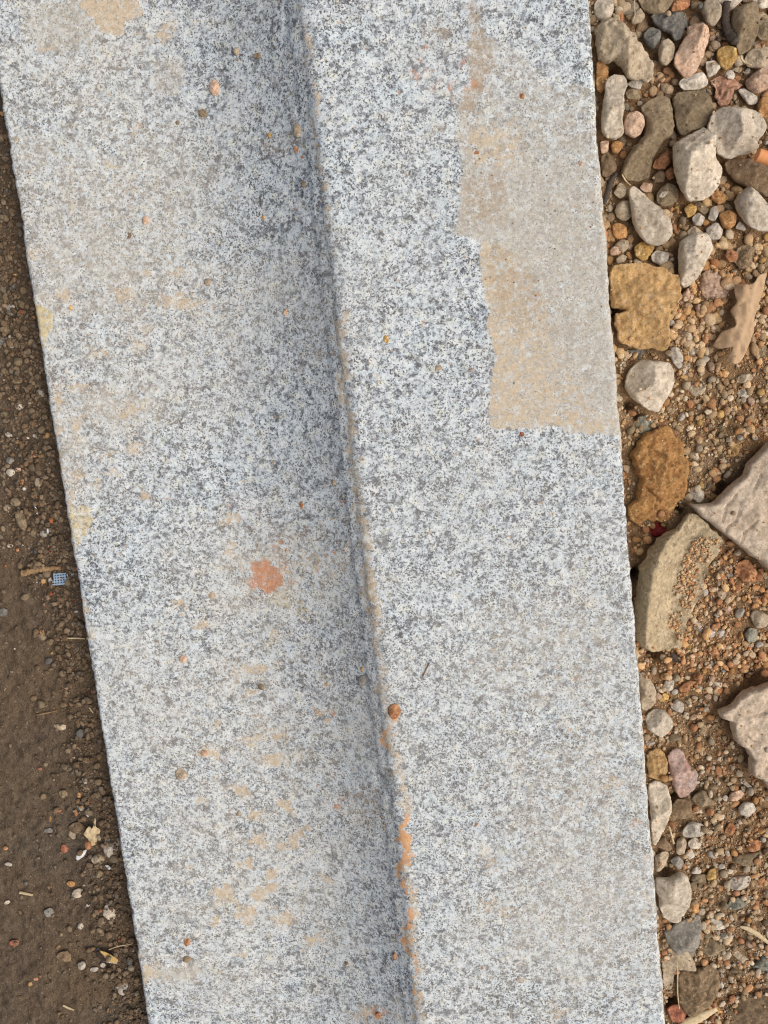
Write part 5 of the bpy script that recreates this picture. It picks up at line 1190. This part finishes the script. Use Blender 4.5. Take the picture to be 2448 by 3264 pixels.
# scrap of pale blue netting
nx, ny_ = 6, 5
c0 = at(zc('LB', [(380, 1175), (470, 1168), (478, 1238), (382, 1246)]), Z_LEFT + .004)[:, :2]
net_z = float(ztop(c0).max()) + .0012
def bil(u, v_): return c0[0] * (1 - u) * (1 - v_) + c0[1] * u * (1 - v_) + c0[2] * u * v_ + c0[3] * (1 - u) * v_
Vn, Fn = [], []
def strand(pa, pb, wd, z):
    d = (pb - pa); d = d / np.linalg.norm(d); nn = np.array([-d[1], d[0]]) * wd; k = len(Vn); m = 6
    for i in range(m + 1):
        p = pa + (pb - pa) * i / m; zz = z + .0007 * float(vnoise(np.array([[p[0] * 160, p[1] * 160, 1.0]]), 3)[0])
        for sx, dz_ in ((-1, 0), (1, 0), (1, -.0003), (-1, -.0003)):
            Vn.append((*(p + nn * sx), zz + dz_))
    for i in range(m):
        for q in range(4):
            Fn.append((k + i * 4 + q, k + i * 4 + (q + 1) % 4, k + i * 4 + 4 + (q + 1) % 4, k + i * 4 + 4 + q))
    Fn.append((k + 3, k + 2, k + 1, k)); Fn.append((k + m * 4, k + m * 4 + 1, k + m * 4 + 2, k + m * 4 + 3))
for j in range(ny_):
    v_ = j / (ny_ - 1); strand(bil(random.uniform(-.12, .1), v_), bil(random.uniform(.86, 1.1), v_), .00044, net_z)
for i in range(nx):
    u = i / (nx - 1); strand(bil(u, random.uniform(-.14, .08)), bil(u + .04, random.uniform(.85, 1.12)), .00036, net_z + .00035)
Vn = np.array(Vn); cn = np.array([*Vn[:, :2].mean(0), Vn[:, 2].min()])
link('netting_scrap', mesh_from('netting_scrap', Vn - cn, Fn, False, M_BLUE), tuple(cn), 'small scrap of pale blue netting on the brown soil beside the twig', 'netting')
sp_ = at(zc('LB', [(498, 1160), (512, 1168), (524, 1162), (518, 1178), (505, 1184)]), Z_LEFT + .003)[:, :2]
litter('netting_scrap', sheet(sp_, lambda p: np.full(len(p), float(ztop(sp_).max()) + .0008), .0004, M_BLUE, 'netting_scrap', .0006), 'tiny pale blue crumb between the netting and the step', 'netting')

# two-coloured husk: an empty with its two halves
hk = bpy.data.objects.new('seed_husk', None); COL.objects.link(hk)
hc = at(zc('LC', [(758, 1732)]), Z_LEFT + .003)[0]; hz = float(ztop(at(zc('LC', [(700, 1700), (758, 1732), (820, 1760)]), Z_LEFT + .003)).max()) + .001
hk.location = (hc[0], hc[1], hz)
hk['label'] = 'yellow and dark brown husk lying on the mud near the bottom'; hk['category'] = 'husk'
for nm, pts, mt, up in (('dark_half', [(680, 1692), (720, 1700), (760, 1740), (770, 1768), (720, 1752), (690, 1725)], M_HDARK, .0006),
                        ('yellow_half', [(705, 1682), (745, 1690), (800, 1720), (838, 1745), (830, 1768), (790, 1764), (750, 1735), (735, 1712)], M_HUSK, .0012),
                        ('pale_rim', [(690, 1728), (725, 1758), (775, 1772), (830, 1776), (825, 1768), (775, 1762), (730, 1746)], M_SHELL, .0003)):
    wp = at(zc('LC', pts), Z_LEFT + .003)[:, :2]
    ms, lc = sheet(wp, lambda p: hz + up + .0006 * fbm(p * 260, 2, 85), .0006, mt, nm, .0007)
    o = bpy.data.objects.new(nm, ms); COL.objects.link(o); o.parent = hk
    o.location = (lc[0] - hc[0], lc[1] - hc[1], lc[2] - hz)

# ------------------------------------------------------------------ small pebbles in the gaps, each one an object
PV = []
def ico(sub):
    b = bmesh.new(); bmesh.ops.create_icosphere(b, subdivisions=sub, radius=1.0)
    v_ = np.array([p.co[:] for p in b.verts]); f = np.array([[q.index for q in p.verts] for p in b.faces]); b.free(); return v_, f
I3, F3 = ico(3); I2, F2 = ico(2); I1, F1 = ico(1)
def lump(I, seed, cuts=5, rough=.16, sq=(1, .8, .7)):
    rg = np.random.default_rng(seed); v_ = I.copy()
    v_ = v_ * (1 + rough * fbm(I * 1.4 + seed, 2, seed) + rough * .4 * fbm(I * 4 + seed, 2, seed + 3))[:, None]
    for k in range(cuts):
        n = rg.normal(size=3); n /= np.linalg.norm(n); off = rg.uniform(.58, .85)
        ex = np.maximum(v_ @ n - off, 0); v_ = v_ - ex[:, None] * n * .92
    return v_ * (np.array(sq) * rg.uniform(.85, 1.15, 3))
for k in range(14):
    PV.append(mesh_from('pebble', lump(I3, 500 + k), F3, True, MAT['beige']))
def put_pebble(name, x, y, r, mat, label, group, sink=.35):
    me_ = PV[random.randrange(len(PV))]
    o = bpy.data.objects.new(name, me_); COL.objects.link(o)
    z = float(ztop(np.array([[x, y]]), 0)[0])
    o.location = (x, y, z + r * .7 * (1 - sink))
    o.rotation_euler = (random.uniform(-.4, .4), random.uniform(-.4, .4), random.uniform(0, 6.28))
    o.scale = (r, r, r)
    o.material_slots[0].link = 'OBJECT'; o.material_slots[0].material = MATS[mat]
    o['label'] = label; o['category'] = name.replace('_', ' '); o['group'] = group
    t = np.linspace(0, 6.28, 10)[:-1]
    OUT.append(np.stack([x + r * np.cos(t), y + r * np.sin(t)], 1))
    W = PV[0]
    g_ = np.stack(np.meshgrid(np.linspace(-1, 1, 9), np.linspace(-1, 1, 9)), -1).reshape(-1, 2); d2 = (g_ ** 2).sum(1); g_ = g_[d2 < .9]; d2 = d2[d2 < .9]
    hm_add(np.column_stack([x + g_[:, 0] * r, y + g_[:, 1] * r, z + r * .7 * (1 - sink) + .6 * r * np.sqrt(1 - d2)]))

CELL = {}
def near_ok(x, y, r, k=.86):
    cx, cy = int(x / .01), int(y / .01)
    for i in (-1, 0, 1):
        for j in (-1, 0, 1):
            for (a, b, c) in CELL.get((cx + i, cy + j), ()):
                if (a - x) ** 2 + (b - y) ** 2 < ((c + r) * k) ** 2: return False
    CELL.setdefault((cx, cy), []).append((x, y, r)); return True
def covered(x, y, r):
    Q = np.array([[x, y], [x + r * .5, y], [x - r * .5, y], [x, y + r * .5], [x, y - r * .5]])
    for wp in OUT_T:
        if wp[0] - r < x < wp[1] + r and wp[2] - r < y < wp[3] + r and inside(Q, wp[4]).any(): return True
    return False
OUT_T = [(w_[:, 0].min(), w_[:, 0].max(), w_[:, 1].min(), w_[:, 1].max(), w_) for w_ in OUT] + [(lp[:, 0].min(), lp[:, 0].max(), lp[:, 1].min(), lp[:, 1].max(), lp)]
ZONE = [(0, 620, [('beige', 4), ('olive', 3), ('orange', 2), ('pgrey', 2), ('brown', 2), ('slate', 1), ('pink', 1), ('ochre', 1)]),
        (620, 1180, [('beige', 4), ('ochre', 4), ('pink', 2), ('pgrey', 2), ('yellow', 2), ('orange', 2), ('olive', 1)]),
        (1180, 1640, [('beige', 4), ('ochre', 3), ('yellow', 2), ('pink', 2), ('pgrey', 2), ('orange', 2), ('olive', 2)]),
        (1640, 2300, [('ochre', 5), ('orange', 3), ('beige', 3), ('pgrey', 2), ('pink', 2), ('yellow', 1)]),
        (2300, 3300, [('beige', 4), ('olive', 3), ('pgrey', 3), ('orange', 3), ('ochre', 2), ('pink', 1), ('brown', 2)])]
CN = {'beige': 'beige', 'olive': 'olive-brown', 'orange': 'rust-orange', 'pgrey': 'pale grey', 'brown': 'dark brown', 'slate': 'dark grey', 'pink': 'pinkish', 'ochre': 'ochre', 'yellow': 'yellow', 'white': 'white', 'dclod': 'crumbly brown'}
hn = {}
for h_ in HANDLE: hn[h_[0]] = hn.get(h_[0], 0) + 1
HR = [h_ for h_ in HANDLE if h_[2] == 'R' and h_[3] is None and hn[h_[0]] == 1]
HL = [h_ for h_ in HANDLE if h_[2] == 'L' and hn[h_[0]] == 1]
USED = set()
def which(q, m, hs, kind, side):
    """where this pebble lies, said by the traced stone nearest to it; None when taken"""
    near = sorted(hs, key=lambda h_: float(((h_[1] - q) ** 2).sum()))[:2]
    for h_ in near:
        d = q - h_[1]
        if abs(d[1]) > abs(d[0]): w_ = 'just above' if d[1] < 0 else 'just below'
        else: w_ = 'on the step side of' if (d[0] < 0) == (side == 'R') else 'on the outer side of'
        lb = 'small %s %s %s the %s' % (CN[m], kind, w_, h_[0])
        if lb not in USED and len(lb.split()) <= 16:
            USED.add(lb); return lb
    return None
cnt = 0
for tries in range(9000):
    if cnt >= 205: break
    q = np.array([[random.uniform(1885, 2490), random.uniform(-30, 3300)]])
    if q[0, 0] < 1895 + .0745 * q[0, 1]: continue
    r = .0036 * (1 - .55 * min(1, tries / 1800)) * random.uniform(.72, 1.05)
    w_ = at(q, -.026)[0]
    if w_[0] < X_R + r * .6 or covered(w_[0], w_[1], r): continue
    zn = next((z for z in ZONE if z[0] <= max(0, q[0, 1]) < z[1]), ZONE[-1])
    m = random.choices([a for a, _ in zn[2]], [b for _, b in zn[2]])[0]
    lb = which(q[0], m, HR, 'pebble', 'R')
    if lb is None or not near_ok(w_[0], w_[1], r): continue
    put_pebble('pebble', w_[0], w_[1], r, m, lb, 'small pebbles between the larger stones of the rubble')
    cnt += 1
print('right pebbles', cnt, tries)
cl = 0
for tries in range(9000):
    if cl >= 150: break
    yy = random.uniform(300, 3300); xe = -55 + .161 * yy
    xx = xe - abs(random.gauss(0, 90)) - 6
    if xx < 0: continue
    r = .0034 * (1 - .62 * min(1, tries / 1200)) * random.uniform(.7, 1.05)
    w_ = at([(xx, yy)], Z_LEFT + .002)[0]
    if w_[0] > X_L - r * .4 or covered(w_[0], w_[1], r): continue
    m = random.choices(['olive', 'brown', 'dclod', 'beige', 'pgrey', 'orange', 'slate'], [9, 9, 9, 1.2, .8, .35, .6])[0]
    lb = which(np.array([xx, yy]), m, HL, 'lump', 'L')
    if lb is None or not near_ok(w_[0], w_[1], r): continue
    put_pebble('soil_lump', w_[0], w_[1], r, m, lb, 'small lumps in the brown soil beside the step', .5)
    cl += 1
print('left pebbles', cl, tries)

# ------------------------------------------------------------------ sand and crumbs nobody could count
def grains(name, label, n, xy, rlo, rhi, base, colf, mat, sink=.3, power=2.0, zfun=None):
    """n little stones in one mesh"""
    variants = [lump(base[0], 900 + k, 4, .22) for k in range(10)]
    N0 = len(base[0]); Fv = base[1]
    r = rlo + (rhi - rlo) * RNG.random(n) ** power
    z = zfun(xy) if zfun else np.maximum(hm_get(xy), ground_z(xy))
    rot = RNG.uniform(0, 2 * math.pi, n); c, s_ = np.cos(rot), np.sin(rot)
    sq = RNG.uniform(.75, 1.2, (n, 3)) * np.array([1, 1, .8])
    vi = RNG.integers(0, len(variants), n)
    B = np.stack(variants)[vi] * sq[:, None, :]
    X = B[..., 0] * c[:, None] - B[..., 1] * s_[:, None]; Y = B[..., 0] * s_[:, None] + B[..., 1] * c[:, None]
    Vv = np.stack([X * r[:, None] + xy[:, :1], Y * r[:, None] + xy[:, 1:2], B[..., 2] * r[:, None] + (z + r * .7 * (1 - sink))[:, None]], -1).reshape(-1, 3)
    Ff = (Fv[None] + (np.arange(n) * N0)[:, None, None]).reshape(-1, 3)
    ms = mesh_from(name, Vv, Ff, True, mat)
    cattr(ms, 'col', np.repeat(colf(xy, n), N0, 0))
    return link(name, ms, label=label, cat=None, kind='stuff')
gm = NT('grain', .93); co = gm.coord()
nf = gm.noise(co, 900, 4, .7)
GRAIN = gm.done(gm.mix(1.0, gm.attr('col', 'Color'), gm.mix(gm.rng(nf, .3, .7), (.68, .66, .62), (1.22, 1.22, 1.22)), 'MULTIPLY'), gm.bump(nf, .0009, .7), .93)
def palette(P_):
    return np.array([lin(c) for c in P_])
PAL = [palette([(156, 136, 110), (134, 114, 91), (174, 157, 133), (128, 104, 78), (164, 122, 86), (118, 113, 105), (188, 174, 153), (166, 150, 128)]),
       palette([(188, 156, 114), (200, 168, 122), (178, 148, 114), (196, 172, 140), (168, 118, 80), (204, 187, 162), (156, 132, 102), (178, 140, 94)]),
       palette([(172, 148, 114), (186, 163, 130), (154, 132, 103), (192, 156, 110), (162, 114, 76), (203, 190, 168), (142, 123, 98)]),
       palette([(194, 152, 104), (184, 134, 90), (204, 168, 122), (168, 114, 76), (200, 180, 152), (180, 152, 118), (154, 108, 74), (190, 166, 136)]),
       palette([(172, 150, 120), (152, 132, 105), (185, 164, 134), (178, 132, 92), (156, 108, 76), (200, 187, 166), (134, 116, 94), (168, 158, 142)])]
def col_right(xy, n):
    yp = px(np.column_stack([xy, np.full(n, -.026)]))[:, 1] + 160 * fbm(xy * 30, 2, 91)
    k = np.clip(np.searchsorted([620, 1180, 1640, 2300], yp), 0, 4)
    # patches of rustier sand
    out = np.zeros((n, 3))
    for i in range(5):
        m_ = k == i; out[m_] = PAL[i][RNG.integers(0, len(PAL[i]), m_.sum())]
    rust = sstep(fbm(xy * 34 + 7, 3, 92), .1, .5)[:, None]
    out = out * (1 - rust * np.array([.06, .22, .36]))
    out = (out * .8 + .2 * np.array(lin((184, 160, 128)))) * 1.1
    return out * RNG.uniform(.82, 1.18, (n, 1))
PL = palette([(120, 101, 81), (108, 91, 73), (132, 114, 94), (102, 86, 70), (126, 104, 80), (114, 103, 89), (140, 122, 100), (98, 83, 68)])
PLs = palette([(182, 170, 154), (170, 112, 76), (196, 190, 182), (158, 84, 60), (84, 86, 88), (186, 150, 104)])
def col_left(xy, n):
    o = PL[RNG.integers(0, len(PL), n)]; m_ = RNG.random(n) < .022
    o[m_] = PLs[RNG.integers(0, len(PLs), m_.sum())]
    return o * RNG.uniform(.85, 1.15, (n, 1))
def strip_right(n, m=.03):
    out = []
    while sum(len(a) for a in out) < n:
        q = np.stack([RNG.uniform(X_R + .0005, .325, n), RNG.uniform(-.50, .30, n)], 1)
        p = px(np.column_stack([q, np.full(n, -.026)])); out.append(q[p[:, 0] < 2560])
    return np.vstack(out)[:n]
def on_stone(xy, keep):
    """leave most stones clean of sand"""
    t = hm_get(xy) > ground_z(xy) + .0025
    return xy[~t | (RNG.random(len(xy)) < keep)]
a = on_stone(strip_right(3600), .0); grains('gravel', 'mixed gravel between the larger stones of the rubble', len(a), a, .0016, .0034, (I2, F2), col_right, GRAIN, .45, 1.6)
a = strip_right(9000); a = a[a[:, 1] > .02 + .04 * fbm(a * 12, 2, 99)][:2300]; a = on_stone(a, .0)
grains('rubble_gravel', 'coarse beige and brown gravel in the gaps between the big stones', len(a), a, .0018, .0046, (I2, F2), col_right, GRAIN, .5, 1.5)
a = on_stone(strip_right(8200), .02); grains('fine_gravel', 'fine mixed gravel between the larger stones of the rubble', len(a), a, .0008, .0019, (I2, F2), col_right, GRAIN)
blk = at(zc('R3', [(1040, 760), (1250, 770), (1210, 900), (1110, 1060), (1060, 1250), (960, 1450), (880, 1720), (800, 1500), (860, 1200), (950, 950)]), -.012)[:, :2]
bq = np.stack([RNG.uniform(blk[:, 0].min(), blk[:, 0].max(), 5000), RNG.uniform(blk[:, 1].min(), blk[:, 1].max(), 5000)], 1)
bq = bq[inside(bq + .002 * np.stack([fbm(bq * 150, 2, 71), fbm(bq * 150, 2, 72)], 1), blk)]
bq = bq[RNG.random(len(bq)) < np.clip(.45 + 1.3 * fbm(bq * 90, 3, 73), .04, 1)][:700]
grains('loose_sand', 'loose orange sand spilt over the granite block', len(bq), bq, .0003, .0014, (I2, F2), col_right, GRAIN)
a = on_stone(strip_right(32000), .03); grains('sand', 'coarse ochre and tan sand filling the rubble', len(a), a, .00035, .0010, (I1, F1), col_right, GRAIN)
def strip_left(n, sd_):
    yy = RNG.uniform(-.50, .32, n)
    return np.stack([X_L + .0005 - np.abs(RNG.normal(0, sd_, n)), yy], 1)
def mud(xy):
    """crumbs lie thick by the stone and thin out over the trodden mud"""
    d = X_L - xy[:, 0]; t = .5 + .9 * fbm(xy * 22, 3, 95)
    wide = .022 + .05 * sstep(xy[:, 1], -.12, -.02)
    return xy[(RNG.random(len(xy)) < np.clip(1.3 - d / wide + t * .7, .10, 1)) & (xy[:, 0] > -.36)]
a = on_stone(mud(strip_left(8000, .05)), .01); grains('dirt_crumbs', 'brown soil crumbs along the lower tread edge', len(a), a, .0008, .0024, (I2, F2), col_left, GRAIN, .45)
a = on_stone(mud(strip_left(32000, .06)), .03); grains('dirt', 'fine brown soil grains beside the lower tread', len(a), a, .00035, .0010, (I1, F1), col_left, GRAIN, .4)
# loose grit settled on the stone: at the foot of the riser, on the stain and thinly all over
n_ = 700
yf = RNG.uniform(-.45, .27, n_); xf = np.interp(yf, ys, rx0) - .0006 - RNG.exponential(.0028, n_)
kf = fbm(np.stack([yf * 45, yf * 0], 1), 3, 97) > .08
pf = np.stack([xf, yf], 1)[kf]
q_ = np.stack([RNG.uniform(1480, 1900, 110), RNG.uniform(500, 1330, 110)], 1)
ps = at(q_, H_UP)[:, :2]
pa = np.stack([RNG.uniform(X_L + .003, X_R - .003, 420), RNG.uniform(-.45, .27, 420)], 1)
pg = np.vstack([pf, ps, pa])
def col_grit(xy, n):
    P_ = palette([(186, 166, 138), (170, 150, 122), (190, 168, 138), (178, 128, 86), (130, 112, 92), (198, 186, 166), (168, 112, 78)])
    return P_[RNG.integers(0, len(P_), n)] * RNG.uniform(.85, 1.15, (n, 1))
grains('grit', 'fine grit scattered over the granite treads', len(pg), pg, .0002, .0007, (I1, F1), col_grit, GRAIN, .3, 2.6, slab_z)
tri = sum(len(m_.polygons) for m_ in bpy.data.meshes)
print('faces', tri)
